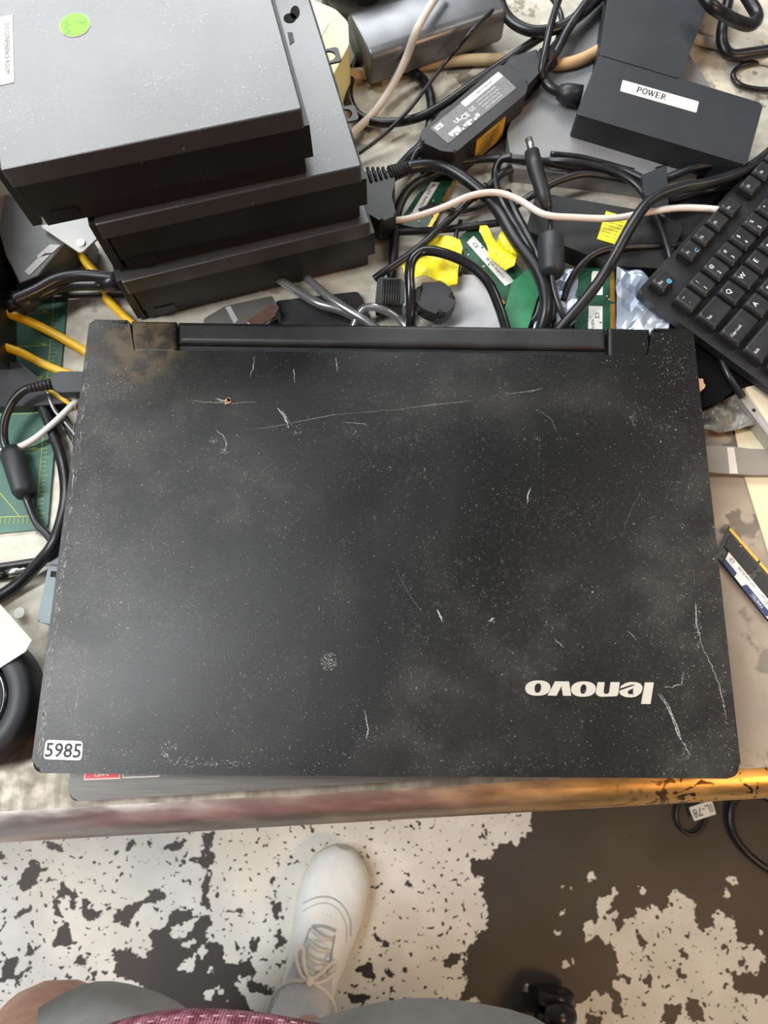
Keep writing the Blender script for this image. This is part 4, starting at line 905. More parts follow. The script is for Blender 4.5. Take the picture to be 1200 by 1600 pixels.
tm = ram('memory_module', 'black memory stick with a white and navy label, on the bench at the right edge', [(1139, 822), (1248, 945), (1202, 972), (1119, 868)], .0030, 'pcb_black',
    [(.12, 1.0, .62, 1.0, 'white', [('#', (.12, .33, .86, 1.0), 0, 0, 0, 'navy'), ('#', (.50, .95, .84, 1.0), -.03, 0, 0, 'navy'), ('#', (.40, .50, .76, .86), .03, 0, 0, 'grey_cable'),
      ('TIMETEC', .72, .92, .0019, (-1, 0), 'print_white'), ('75TT16NUSL2R8', .45, .70, .0015, (-1, 0), 'ink_soft'), ('8GB DDR3 1600', .82, .70, .0014, (-1, 0), 'ink_soft'), ('PC3 1.35V', .84, .77, .0014, (-1, 0), 'ink_soft'), ('CE', .2, .72, .0022, (-1, 0), 'ink_soft')])],
    (.02, 1.0, .0, .09), chips=[(.05, .24, .18, .60), (.27, .46, .18, .60), (.53, .72, .18, .60), (.75, .94, .18, .60)])
tag(polyslab('green_card', None, [(838, 410), (853, 425), (816, 540), (768, 560), (800, 440)], .012, .0016, 'pcb_light', .0005, 0), 'plain bright green circuit card leaning between tape and thick cord', 'circuit board')
def crumple(name, label, poly, h, th, m, cat='tape', seed=1, amp=.003):
    """crumpled sheet: triangulated patch with jagged folds and real thickness"""
    rng = random.Random(seed); W = [B(x, y, h) for x, y in poly]
    bm = bmesh.new(); vs = [bm.verts.new(p) for p in W]; bm.faces.new(vs)
    bmesh.ops.triangulate(bm, faces=bm.faces[:]); 
    for _ in range(3): bmesh.ops.subdivide_edges(bm, edges=bm.edges[:], cuts=1, use_grid_fill=True); bmesh.ops.triangulate(bm, faces=bm.faces[:])
    for v in bm.verts:
        fx, fy = v.co.x * 150, v.co.y * 150
        v.co.z += amp * (abs(math.sin(fx + seed + 1.7 * math.sin(fy * .8))) * 1.0 + abs(math.sin(fy * 1.3 + seed * 2 + fx * .5)) * .8 + rng.uniform(-.08, .08)) - amp * .6
    bmesh.ops.recalc_face_normals(bm, faces=bm.faces[:])
    ret = bmesh.ops.solidify(bm, geom=bm.faces[:], thickness=th)
    g = MB(); g.addbm(bm, M[m]); return tag(g.build(name), label, cat)
crumple('crumpled_tape', 'largest crumpled bright yellow tape wad, behind the middle of the hinge', [(652, 386), (664, 396), (672, 378), (690, 368), (718, 378), (722, 392), (716, 420), (714, 446), (700, 450), (686, 440), (662, 434), (648, 436), (632, 430), (628, 418), (640, 404)], .013, .0006, 'yellow_tape', seed=2)
crumple('crumpled_tape', 'crumpled yellow tape stuck on the long-labelled green memory stick', [(750, 352), (760, 356), (768, 372), (776, 380), (782, 362), (795, 358), (810, 385), (803, 418), (790, 420), (778, 412), (764, 402), (758, 380), (748, 364)], .015, .0006, 'yellow_tape', seed=5)
crumple('yellow_strip', 'narrow yellow tape strip seen between two thick black cords', [(786, 334), (794, 338), (822, 382), (818, 388), (800, 360)], .012, .0006, 'yellow_tape', seed=8, amp=.001)
crumple('antistatic_bag', 'shiny blue-silver antistatic bag left of the keyboard corner', [(962, 420), (1000, 424), (1022, 450), (1045, 490), (1040, 540), (962, 540)], .014, .0004, 'antistatic', 'bag', 11, .003)
crumple('antistatic_bag', 'small piece of blue antistatic film left of the two-labelled memory stick', [(872, 418), (903, 422), (900, 500), (870, 540), (828, 530), (845, 470)], .009, .0004, 'antistatic', 'bag', 14, .002)
crumple('smoky_film_bag', 'crumpled smoky translucent film by the right side of the laptop', [(1095, 640), (1118, 630), (1150, 618), (1178, 640), (1185, 664), (1150, 672), (1120, 678), (1095, 672)], .007, .0004, 'smoke_film', 'bag', 17, .003)
tag(polyslab('grey_metal_sheet', None, [(712, 428), (770, 432), (800, 560), (650, 560), (690, 480)], .006, .001, 'grey_sheet', .001, 0), 'light grey sheet showing behind the hinge, below the looped cord', 'metal sheet')

# adapter with yellow warning label
a2 = thing('black_adapter', 'long black adapter with a bright yellow warning label, under the white wire', 'power adapter', B(920, 360, 0))
polyslab('body', a2, [(838, 300), (1010, 330), (1070, 350), (1040, 420), (960, 415), (822, 360)], .017, .0165, 'black', .003, .002)
g = MB(); lq = pxs([(947, 330), (982, 340), (962, 382), (933, 373)], .0175); g.prism([V2(c) for c in lq], ZB + .0168, ZB + .0176, M['yellow_label'])
for k in range(7):
    p = quad_pts(*lq, .14, .10 + .12 * k); r = quad_pts(*lq, .9, .10 + .12 * k); p.z = r.z = ZB + .0178; g.ribbon([p * (1 - j / 6) + r * (j / 6) for j in range(7)], [.0004, .0001, .0004, .0003, .0001, .0004, .0003], M['ink_soft'])
g.build('warning_label', a2)
tag(polyslab('black_strap', None, [(1003, 273), (1042, 258), (1045, 330), (1020, 322), (1005, 300)], .026, .004, 'slate', .001, .0005), 'dark grey velcro strap piece in front of the POWER box', 'strap')
tag(polyslab('dark_case', None, [(1040, 255), (1120, 262), (1190, 290), (1120, 420), (1050, 400), (1048, 330)], .010, .010, 'black', .002, .001), 'black plastic case half hidden behind the keyboard', 'case')
tag(polyslab('black_pouch', None, [(1060, 480), (1260, 470), (1260, 585), (1150, 606), (1120, 632), (1060, 640)], .016, .0155, 'velvet', .006, .003), 'dark black pouch under the keyboard, beside the laptop corner', 'pouch')
tag(polyslab('peach_knob', None, [(1060, 590), (1094, 589), (1103, 597), (1101, 607), (1092, 612), (1060, 612)], .022, .006, 'tan_rubber', .002, .002), 'small peach-coloured rounded knob by the laptop right edge', 'knob')
tag(polyslab('peach_knob', None, [(1174, 573), (1182, 571), (1196, 582), (1188, 586), (1178, 582)], .022, .006, 'tan_rubber', .001, .001), 'tiny peach-coloured nub below the keyboard edge', 'knob')
cable('thin_cord', 'dark cord hidden in the shadow below the keyboard', 'cable_black', .0024, [(1120, 520, .019), (1127, 560, .019), (1140, 590, .019), (1160, 620, .015)])
# ferrite + barrel plug cable
fb = thing('barrel_plug_cable', 'black cable with a gold-tipped barrel plug and round ferrite, behind the hinge', 'cable', B(858, 400, .02))
MB().tube([B(826, 217, .038), B(833, 242, .037)], .0026, M['steel'], sub=1, n=16).build('metal_barrel', fb)
MB().tube([B(831, 238, .037), B(836, 262, .037), B(848, 300, .034), B(856, 326, .033)], [.0052, .0055, .0050, .0032], M['black'], n=16, sub=1).build('plug_grip', fb)
MB().tube([B(856, 322, .033), B(860, 345, .032), B(859, 375, .031)], .0016, M['cable_black']).build('cord', fb)
g = MB(); g.tube([B(860, 370, .031), B(860, 373, .031), B(862, 424, .030), B(862, 430, .030)], [.0080, .0088, .0088, .0070], M['slate'], n=24, sub=1); g.build('ferrite_choke', fb)
MB().tube([B(x, y, h) for x, y, h in [(862, 428, .030), (866, 455, .026), (878, 490, .022), (892, 520, .014), (905, 545, .010)]], .0021, M['cable_black']).build('cord_tail', fb)
# tangles on the right of centre
cable('pink_wire', 'long pinkish white wire running from the stack to the keyboard', 'pink_cable', .0023, [(570, 352, .010), (600, 346, .012), (640, 341, .014), (690, 325, .020), (735, 306, .027), (775, 301, .030), (810, 312, .032), (850, 335, .036), (900, 340, .034), (960, 341, .030), (1010, 332, .030), (1060, 325, .030), (1115, 327, .028), (1150, 335, .024)])
cable('power_cord', 'thick black cord sweeping from the hinge up and over to the keyboard back', 'cable_black', .0038, [(850, 540, .012), (890, 497, .020), (925, 455, .026), (955, 410, .034), (985, 355, .038), (1015, 315, .038), (1060, 295, .036), (1110, 285, .034), (1160, 268, .030), (1200, 240, .028), (1240, 200, .028)])
cable('thin_cord', 'black cord arcing along the front of the POWER box', 'cable_black', .0030, [(1035, 282, .016), (1085, 262, .024), (1120, 258, .024), (1150, 266, .022), (1190, 272, .020)])
cable('thin_cord', 'black cord running from the adapter across to the strap, upper strand', 'cable_black', .0028, [(640, 262, .006), (700, 256, .012), (760, 248, .013), (830, 250, .019), (900, 262, .018), (960, 262, .018), (1010, 282, .020)])
cable('thin_cord', 'black cord strand just below the barrel plug tip, curving to the keyboard', 'cable_black', .0026, [(740, 310, .006), (765, 290, .008), (790, 268, .010), (830, 255, .014), (880, 252, .022), (940, 262, .022), (985, 282, .022), (1010, 310, .022), (1030, 350, .022), (1045, 395, .020), (1050, 420, .016)])
cable('thin_cord', 'black cord loop between the adapter and the barrel plug, left strand', 'cable_black', .0029, [(800, 245, .018), (782, 250, .015), (774, 270, .010), (776, 295, .008), (786, 320, .008), (800, 345, .012), (825, 385, .018), (840, 410, .016)])
cable('thin_cord', 'black cord strand crossing below the barrel plug grip', 'cable_black', .0026, [(800, 325, .010), (840, 300, .018), (880, 280, .020), (920, 272, .020), (980, 282, .016)])
cable('thin_cord', 'black cord stretched diagonally from the plug tail down to the hinge clip', 'cable_black', .0026, [(760, 290, .016), (735, 312, .016), (700, 345, .016), (665, 378, .020), (630, 405, .016), (600, 425, .014), (585, 436, .0125)])
cable('thin_cord', 'dark cord lying flat under the pinkish wire, towards the thick cord', 'cable_black', .0026, [(590, 362, .006), (640, 362, .008), (700, 358, .0085), (750, 352, .012), (780, 348, .014)])
cable('power_cord', 'black cord curving up around the small green memory stick', 'cable_black', .0034, [(700, 262, .012), (670, 275, .012), (640, 295, .012), (625, 320, .010), (618, 350, .008), (615, 400, .006), (610, 450, .005)])
cable('power_cord', 'thin dark strand falling under the keyboard from the yellow-labelled adapter', 'cable_black', .0023, [(880, 470, .010), (890, 440, .012), (910, 412, .016), (940, 392, .0195), (990, 385, .0195), (1045, 385, .016), (1080, 380, .015)])
cable('power_cord', 'black cord bundle strand by the ferrite, ending behind the hinge', 'cable_black', .0033, [(792, 300, .012), (806, 335, .012), (830, 380, .016), (848, 420, .018), (862, 470, .014), (858, 520, .010)])
cable('coiled_cord', 'black cord curling low beside the green card behind the hinge', 'cable_black', .0034, [(800, 520, .008), (835, 500, .008), (848, 470, .008), (870, 480, .008), (850, 530, .008)])
cable('thin_cord', 'thin dark wire lying on the bench just right of the socket plug', 'cable_black', .0018, [(655, 330, .004), (680, 322, .004), (720, 330, .004), (760, 318, .004), (800, 306, .004)])
cable('thin_cord', 'thin black wire hugging the front side of the POWER box down to the strap', 'cable_black', .0019, [(860, 240, .017), (905, 245, .017), (950, 256, .017), (1000, 268, .012), (1040, 262, .014)])
cable('power_cord', 'black cord half buried between the yellow-labelled adapter and the keyboard', 'cable_black', .0034, [(1010, 300, .018), (1050, 312, .018), (1090, 300, .018), (1140, 290, .018), (1180, 280, .018)])
cable('thin_cord', 'thin black wire drooping along the left side of the long-labelled memory stick', 'cable_black', .0016, [(720, 345, .010), (712, 372, .010), (722, 400, .010), (718, 430, .012)])
# looped shiny cord over the tape
cable('looped_cord', 'shiny black-grey cord looping over the largest yellow tape wad', 'black_gloss', .0034, [(640, 540, .008), (642, 470, .026), (640, 430, .032), (645, 405, .034), (665, 392, .034), (700, 398, .034), (735, 415, .032), (762, 440, .030), (780, 480, .024), (795, 530, .016)])
vc = thing('velcro_clip', 'black ribbed connector block lying behind the hinge, grey-ended', 'connector', B(620, 450, 0))
polyslab('block', vc, [(590, 432), (632, 436), (632, 476), (586, 474)], .020, .016, 'black_soft', .002, .0015)
g = MB()
for k in range(7): 
    a = B(600 + k * 4, 437, .0202); b = B(599 + k * 4, 474, .0202); g.tube([a, b], .0008, M['black'], sub=1, n=6)
g.build('ribs', vc); polyslab('grey_end', vc, [(629, 438), (648, 440), (647, 478), (629, 477)], .0195, .0155, 'silver_plastic', .001, .001)
vb = tag(polyslab('black_velcro_wrap', None, [(648, 442), (690, 440), (716, 460), (706, 482), (690, 494), (660, 482), (648, 470)], .024, .012, 'black_soft', .005, .005), 'fuzzy black wrap right of the ribbed connector, below the tape', 'cable wrap')
G5 = None
cable('silver_cable', 'shiny silver-grey cable, left of three curving out behind the hinge', 'grey_cable', .0030, [(425, 430, .006), (465, 455, .010), (500, 475, .014), (540, 488, .014), (600, 520, .012)])
cable('silver_cable', 'bright silver cable running straight to the hinge, middle of three', 'grey_cable', .0029, [(480, 435, .010), (515, 465, .015), (550, 488, .017), (580, 508, .016), (620, 540, .012)])
cable('silver_cable', 'silver cable bent in an arc just behind the hinge, right of three', 'grey_cable', .0028, [(545, 530, .008), (560, 492, .014), (575, 480, .016), (600, 484, .016), (625, 500, .012), (650, 530, .010)])
cable('white_cable', 'short glossy white lead below the ribbed connector', 'white_cable', .0018, [(644, 475, .012), (650, 495, .012), (656, 530, .012)])
hd = thing('hard_drive', 'silver hard drive with brown edge, partly hidden under the stack behind the hinge', 'hard drive', B(380, 490, 0))
polyslab('case', hd, [(318, 498), (352, 478), (425, 462), (436, 482), (410, 520), (320, 530)], .012, .011, 'steel', .001, .0008)
polyslab('brown_edge', hd, [(385, 502), (424, 476), (437, 479), (430, 494), (400, 512)], .0128, .002, 'brown', .001, .0003)
MB().disc(tuple(B(430, 486, .0135)), .0016, M['steel'], h=.0006).build('screw', hd)
MB().prism([V2(c) for c in pxs([(352, 480), (360, 478), (372, 500), (366, 506)], .0125)], ZB + .0115, ZB + .0126, M['silver_plastic']).build('rib', hd)
tag(polyslab('black_cable_tray', None, [(430, 470), (560, 455), (580, 500), (560, 540), (440, 540)], .004, .0035, 'black_soft', .002, .001), 'flat dark plastic piece under the silver cables behind the hinge', 'plastic piece')

# ------------------------------------------------------------------ right side
pd = thing('white_device', 'white slab device with a grey metal rim, at the right edge under the keyboard', 'device', B(1200, 640, 0))
rim = [(1156, 600), (1196, 579), (1290, 560), (1290, 760), (1240, 740), (1206, 688), (1148, 612)]
polyslab('rim', pd, rim, .013, .0128, 'device_edge', .004, .001)
polyslab('face', pd, [(1163, 605), (1198, 585), (1290, 566), (1290, 740), (1245, 722), (1210, 676)], .0142, .0015, 'white_device', .003, .0005)
MB().prism([V2(c) for c in pxs([(1181, 650), (1185, 648), (1206, 676), (1203, 680)], .0133)], ZB + .0128, ZB + .0133, M['silver_plastic']).disc(tuple(B(1178, 641, .0132)), .0012, M['pit']).build('side_button', pd)
tag(polyslab('cream_card', None, [(1148, 672), (1190, 664), (1300, 660), (1300, 1000), (1212, 900), (1162, 740)], .0012, .0010, 'cream_paper', 0, 0), 'cream paper sheet lying on the bench at the right edge', 'paper')
ts = thing('fabric_strap', 'flat taupe band with one pale stripe, sticking out right of the laptop', 'strap', B(1160, 715, 0))
polyslab('band', ts, [(1070, 697), (1140, 697), (1172, 701), (1260, 704), (1260, 742), (1172, 742), (1070, 736)], .006, .004, 'taupe', .0006, .0005)
polyslab('pale_stripe', ts, [(1136, 699), (1147, 699), (1153, 740), (1140, 740)], .0063, .0005, 'cream_cable', 0, 0)

# ------------------------------------------------------------------ keyboard
kb = thing('keyboard', 'black computer keyboard with white legends, angled at the right edge', 'keyboard', B(1150, 400, .02))
HK = .034
e0 = B(1037, 437, HK); eu = (B(1146, 331, HK) - e0); eu.z = 0; ang = eu.angle(Vector((1, 0, 0))) + math.radians(3.0)
U = Vector((math.cos(ang), math.sin(ang), 0)); Wd = Vector((U.y, -U.x, 0))                 # U: to the right along a row, Wd: towards the typist
PU = .0157; PW = .0182
esc = Vector((e0.x, e0.y, 0)); og = esc - U * (PU * .5)                                      # left edge of key column 0
def kp(x, y, z): q = og + U * x + Wd * y; return Vector((q.x, q.y, z))
KW = PU * 22.6
cr = [kp(-.0056, -.0086, 0), kp(KW, -.0086, 0), kp(KW, .121, 0), kp(-.0056, .121, 0)]
g = MB(); g.prism(round_poly([V2(c) for c in cr], .003), ZB + .020, ZB + HK - .0075, M['black'], bev=.0015, seg=3); g.build('case', kb)
for (x, y) in ((.02, .0), (.30, .0), (.02, .11), (.30, .11)): q = kp(x, y, ZB); MB().box((q.x, q.y, ZB + .0175 - .007), (.03, .02, .019), M['black_soft'], rot=ang, bev=.001).build('rubber_foot', kb)
def key(cx, cy, wd, legend, sub=None, blue=None, small=False):
    w_ = PU * wd - .0019; d_ = (PW - .0028) * (.78 if cy == 0 else 1); k = []
    vs = []; fs = []
    for (ins, z) in ((0, ZB + HK - .009), (.0003, ZB + HK - .002), (.0012, ZB + HK - .0006), (.0024, ZB + HK)):
        base = [(-w_ / 2 + ins, -d_ / 2 + ins * .7), (w_ / 2 - ins, -d_ / 2 + ins * .7), (w_ / 2 - ins, d_ / 2 - ins * 1.2), (-w_ / 2 + ins, d_ / 2 - ins * 1.2)]
        for (x, y) in round_poly(base, .0016, 3): vs.append(kp(cx + x, cy + y, z))
    n_ = len(vs) // 4
    for r in range(3):
        for j in range(n_): fs.append((r * n_ + j, r * n_ + (j + 1) % n_, (r + 1) * n_ + (j + 1) % n_, (r + 1) * n_ + j))
    fs.append(tuple(3 * n_ + j for j in range(n_)))
    g = MB(); g.add([Vector(v) for v in vs], [f[::-1] for f in fs], M['black_soft'])
    zt = ZB + HK + .00012
    if legend:
        if small: g.text(legend, kp(cx - w_ * .5 + .0022, cy + .0006, zt), U, .0019, M['print_white'], center=False, stretch=.95)
        elif sub: g.text(legend, kp(cx - .0022, cy - .0034, zt), U, .0025, M['print_white']); g.text(sub, kp(cx - .0022, cy + .0030, zt), U, .0026, M['print_white'])
        else: g.text(legend, kp(cx - .0022, cy - .0022, zt), U, .0034, M['print_white'], bold=.006)
    if blue: g.text(blue, kp(cx + .0015, cy + .0030, zt), U, .0026, M['print_blue'], bold=.02)
    g.build('key', kb)
yF = 0.0; y1 = PW * 1.14
key(PU * .5, yF, 1, 'Esc', small=True, blue='@')
fx = 2.0
for i in range(12):
    key(PU * (fx + .5 + i + (i // 4) * .5), yF, 1, 'F%d' % (i + 1), small=True, blue='C' if i == 0 else None)
for i, (a, b) in enumerate(zip('~!@#$%^&*()_+', "`1234567890-=")): key(PU * (i + .5), y1, 1, a, b)
key(PU * 14, y1, 2, 'Backspace', small=True)
key(PU * .75, y1 + PW, 1.5, 'Tab', small=True)
for i, a in enumerate('QWERTYUIOP[]'): key(PU * (2 + i), y1 + PW, 1, a)
key(PU * 14.25, y1 + PW, 1.5, None)
key(PU * .875, y1 + 2 * PW, 1.75, 'Caps Lock', small=True)
for i, a in enumerate("ASDFGHJKL;'"): key(PU * (2.25 + i), y1 + 2 * PW, 1, a)
key(PU * 13.875, y1 + 2 * PW, 2.25, 'Enter', small=True)
key(PU * 1.125, y1 + 3 * PW, 2.25, 'Shift', small=True)
for i, a in enumerate('ZXCVBNM,./'): key(PU * (2.75 + i), y1 + 3 * PW, 1, a)
key(PU * 13.625, y1 + 3 * PW, 2.75, 'Shift', small=True)
key(PU * .625, y1 + 4 * PW, 1.25, 'Ctrl', small=True); key(PU * 1.875, y1 + 4 * PW, 1.25, None); key(PU * 3.125, y1 + 4 * PW, 1.25, 'Alt', small=True)
key(PU * 6.9, y1 + 4 * PW, 6.25, None)

# ------------------------------------------------------------------ floor things: cords with tag, chair base
def Fp(px, py, z=0): return P(px, py, z)
g = thing('floor_cord', 'thin black cord loop with a white printed tag on the dark floor', 'cable', Fp(1085, 1280))
MB().tube([Fp(x, y, .006) for x, y in [(1075, 1200), (1062, 1250), (1057, 1275), (1064, 1295), (1082, 1304), (1098, 1292), (1104, 1270), (1100, 1245), (1110, 1200)]], .0030, M['cable_black']).build('cord', g)
k = MB(); tq = [Fp(*p, .012) for p in ((1077, 1262), (1112, 1250), (1119, 1272), (1085, 1283))]; k.prism([V2(c) for c in tq], .0105, .0120, M['white'])
k.text('IL-78', (tq[0] + tq[2]) / 2 + Vector((0, 0, .0003)), tq[0] - tq[1], .0125, M['ink'], stretch=.9); k.build('printed_tag', g)
tag(MB().tube([Fp(x, y, .007) for x, y in [(1190, 1200), (1165, 1235), (1148, 1250), (1141, 1270), (1145, 1300), (1165, 1330), (1200, 1358), (1260, 1390)]], .0056, M['cable_black'], n=12).build('floor_cord'), 'thicker black cord curving on the dark floor at the right edge', 'cable')
tag(MB().tube([Fp(x, y, .016) for x, y in [(1080, 1190), (1130, 1232), (1180, 1240), (1230, 1262)]], .0050, M['cable_black'], n=12).build('floor_cord'), 'black cord just showing below the bench edge at far right', 'cable')
ch = thing('office_chair', 'black office chair base with a twin caster, at the bottom edge right of the legs', 'chair', (.12, -.72, 0))
cpt = Fp(866, 1575, .03)
M['castor'] = mat('caster_plastic', (0.014, 0.014, 0.018), 0.28)
def caster(x, y, ang_):
    d = Vector((math.cos(ang_), math.sin(ang_), 0)); n_ = Vector((-d.y, d.x, 0))
    for s_ in (-1, 1):
        g = MB(); ctr_ = Vector((x, y, .028)) + n_ * s_ * .0135
        g.tube([ctr_ - n_ * .0095, ctr_ - n_ * .007, ctr_ + n_ * .007, ctr_ + n_ * .0095], [.024, .0275, .0275, .024], M['castor'], n=28, sub=1); g.build('caster_wheel', ch)
    g = MB(); g.tube([Vector((x, y, .05)) - d * .02, Vector((x, y, .058)), Vector((x, y, .055)) + d * .018], [.012, .019, .012], M['castor'], n=14, sub=4); g.build('caster_hood', ch)
hub = Vector((.12, -.72, .09))
a0_ = math.atan2(cpt.y - hub.y, cpt.x - hub.x); Rr = math.hypot(cpt.y - hub.y, cpt.x - hub.x)
for k in range(5):
    a = a0_ + k * 2 * math.pi / 5; e = Vector((hub.x + Rr * math.cos(a), hub.y + Rr * math.sin(a), .075))
    MB().tube([hub, hub * .5 + e * .5 + Vector((0, 0, .004)), e - Vector((math.cos(a), math.sin(a), 0)) * .012], [.03, .024, .016], M['castor'], n=14).build('base_arm', ch)
    caster(e.x, e.y, a + (math.pi / 2 + .25 if k == 0 else .6))
MB().tube([hub - Vector((0, 0, .03)), hub + Vector((0, 0, .06)), hub + Vector((0, 0, .30))], [.035, .028, .024], M['castor'], n=20, sub=1).build('gas_column', ch)
MB().box((.12, -.74, .45), (.42, .42, .08), M['black_soft'], bev=.035, seg=5).build('seat', ch)
MB().box((.12, -.98, .78), (.40, .06, .50), M['black_soft'], bev=.028, seg=5).build('backrest', ch)

# ------------------------------------------------------------------ person standing at the bench
pe = thing('person', 'person standing at the bench in grey shorts, maroon shirt and a white sneaker', 'person', (-.12, -.34, 0))
def skin_mesh(name, nodes, edges, m, parent, levels=2, root=0):
    me = bpy.data.meshes.new(name); off = Vector(parent.location)
    me.from_pydata([tuple(Vector(n_[0]) - off) for n_ in nodes], edges, [])
    o = bpy.data.objects.new(name, me); C.objects.link(o)
    sk = o.modifiers.new('skin', 'SKIN'); sk.use_smooth_shade = True; sk.branch_smoothing = 0.6
    if not me.skin_vertices: me.skin_vertices.new()
    for i, n_ in enumerate(nodes):
        r = n_[1]; me.skin_vertices[0].data[i].radius = r if isinstance(r, tuple) else (r, r); me.skin_vertices[0].data[i].use_root = (i == root)
    sb = o.modifiers.new('sub', 'SUBSURF'); sb.levels = levels; sb.render_levels = levels
    dg = bpy.context.evaluated_depsgraph_get(); me2 = bpy.data.meshes.new_from_object(o.evaluated_get(dg)); me2.name = name
    bpy.data.objects.remove(o)
    me2.materials.clear(); me2.materials.append(m)
    for p in me2.polygons: p.use_smooth = True; p.material_index = 0
    o = bpy.data.objects.new(name, me2); C.objects.link(o); o.parent = parent
    return o
kneeL = P(78, 1620, .50); kneeR = P(620, 1790, .50)
_t = P(537, 1326, .03); _h = P(462, 1625, .03); ankR = _h + (_t - _h) * .17; ankR.z = .13; toeR = _h + (_t - _h) * .50; toeR.z = .042
BX = -.12                                                      # body centre line
nd = [((BX, -.36, .88), (.15, .11)), ((BX, -.36, 1.02), (.13, .10)), ((BX, -.37, 1.20), (.15, .10)), ((BX, -.38, 1.36), (.15, .09)), ((BX, -.37, 1.45), .055), ((BX, -.33, 1.53), .055), ((BX, -.30, 1.62), (.08, .10)), ((BX, -.29, 1.71), (.06, .08)),
      ((BX - .10, -.35, .80), .085), (tuple(kneeL), .062), ((kneeL.x - .02, kneeL.y - .13, .30), .050), ((kneeL.x - .03, kneeL.y - .26, .09), .034), ((kneeL.x - .04, kneeL.y - .16, .03), .032),
      ((BX + .10, -.35, .80), .085), (tuple(kneeR), .060), ((kneeR.x * .5 + ankR.x * .5, kneeR.y * .5 + ankR.y * .5 - .01, .30), .050), (tuple(ankR), .030), (tuple(toeR), .014),
      ((BX - .19, -.37, 1.39), .055), ((BX - .26, -.36, 1.14), .045), ((BX - .06, -.16, 1.30), .030), ((BX + .19, -.37, 1.39), .055), ((BX + .27, -.36, 1.14), .045), ((BX + .30, -.16, 1.32), .030)]
ed = [(0, 1), (1, 2), (2, 3), (3, 4), (4, 5), (5, 6), (6, 7), (0, 8), (8, 9), (9, 10), (10, 11), (11, 12), (0, 13), (13, 14), (14, 15), (15, 16), (16, 17), (3, 18), (18, 19), (19, 20), (3, 21), (21, 22), (22, 23)]
# hands at chest height, held up towards the face of the phone's holder: palm + five fingers each
for side_, wr in ((1, 20), (-1, 23)):
    w0 = Vector(nd[wr][0]); f_ = Vector((.15 * side_, .35, .9)).normalized(); a_ = Vector((side_, 0, 0))
    nd.append((tuple(w0 + f_ * .045), (.030, .016))); ed.append((wr, len(nd) - 1)); pal = len(nd) - 1
    for j, (ofs, ln) in enumerate(((-.027, .060), (-.009, .072), (.009, .068), (.027, .052))):
        b0 = w0 + f_ * .085 + a_ * ofs; nd.append((tuple(b0), .009)); ed.append((pal, len(nd) - 1))
        nd.append((tuple(b0 + f_ * ln * .55), .0085)); ed.append((len(nd) - 2, len(nd) - 1))
        nd.append((tuple(b0 + f_ * ln * .85 + Vector((0, .018, 0))), .0075)); ed.append((len(nd) - 2, len(nd) - 1))
    b0 = w0 + f_ * .035 + a_ * .035; nd.append((tuple(b0), .011)); ed.append((pal, len(nd) - 1)); nd.append((tuple(b0 + a_ * .02 + f_ * .035), .010)); ed.append((len(nd) - 2, len(nd) - 1))
body = skin_mesh('body', nd, ed, M['skin'], pe)
# clothes as lofted shells
def loft(rings, m, name, par, closed=True, extra=None, n=48):
    """rings: (cx, cy, z, rx, ry, rot, wobble)"""
    vs = []; fs = []
    for (cx, cy, z, rx, ry, rot, wb, tilt) in rings:
        for k in range(n):
            a = 2 * math.pi * k / n; w_ = 1 + wb * (.6 * math.sin(5 * a + z * 30) + .4 * math.sin(9 * a + 1 + z * 12))
            x, y = rx * w_ * math.cos(a), ry * w_ * math.sin(a)
            X = x * math.cos(rot) - y * math.sin(rot); Y = x * math.sin(rot) + y * math.cos(rot)
            vs.append((cx + X, cy + Y, z + tilt * Y))
    for i in range(len(rings) - 1):
        for k in range(n): fs.append((i * n + k, i * n + (k + 1) % n, (i + 1) * n + (k + 1) % n, (i + 1) * n + k))
    g = MB(); g.add(vs, fs, m, True)
    o = g.build(name, par); md = o.modifiers.new('thick', 'SOLIDIFY'); md.thickness = .003
    return o
hl = P(178, 1742, .56); hr = P(628, 1806, .56)
sh = loft([(hl.x, hl.y, .56, .105, .088, -.35, .02, 0), (hl.x + .01, hl.y - .01, .60, .103, .088, -.35, .03, 0), (BX - .10, -.35, .74, .12, .11, 0, .02, 0), (BX - .07, -.36, .86, .125, .125, 0, .01, 0), (BX - .05, -.36, .98, .12, .12, 0, 0, 0)], M['shorts'], 'shorts_leg', pe)
sh2 = loft([(hr.x, hr.y, .56, .165, .105, .15, .02, 0), (hr.x, hr.y - .01, .60, .14, .102, .15, .03, 0), (BX + .11, -.37, .74, .12, .11, 0, .02, 0), (BX + .07, -.36, .86, .125, .125, 0, .01, 0), (BX + .05, -.36, .98, .12, .12, 0, 0, 0)], M['shorts'], 'shorts_leg', pe)
hm = P(352, 1575, .80)
shirt = loft([(hm.x, hm.y - .1455, .80, .185, .145, 0, .012, 0), (hm.x, hm.y - .150, .808, .187, .149, 0, .012, 0), (hm.x, -.33, .92, .185, .15, 0, .01, 0), (BX, -.345, 1.05, .18, .145, 0, .01, 0), (BX, -.36, 1.20, .18, .13, 0, 0, 0), (BX, -.375, 1.36, .17, .11, 0, 0, 0), (BX, -.37, 1.44, .10, .075, 0, 0, 0), (BX, -.365, 1.475, .066, .062, 0, 0, 0)], M['maroon'], 'shirt', pe, n=96)
st_ = MB(); pts = []
for k in range(120, 240 + 1):
    pass
for k in range(0, 140):
    a = math.radians(20 + k); 
    if k % 2: continue
    a2_ = math.radians(21.1 + k); rx, ry = .1882, .1502
    p = Vector((hm.x + rx * math.cos(a), hm.y - .1495 + ry * math.sin(a), .8125)); r = Vector((hm.x + rx * math.cos(a2_), hm.y - .1495 + ry * math.sin(a2_), .8125))
    st_.tube([p, r], .0004, M['stitch'], n=5, sub=1)
st_.build('hem_stitching', pe)
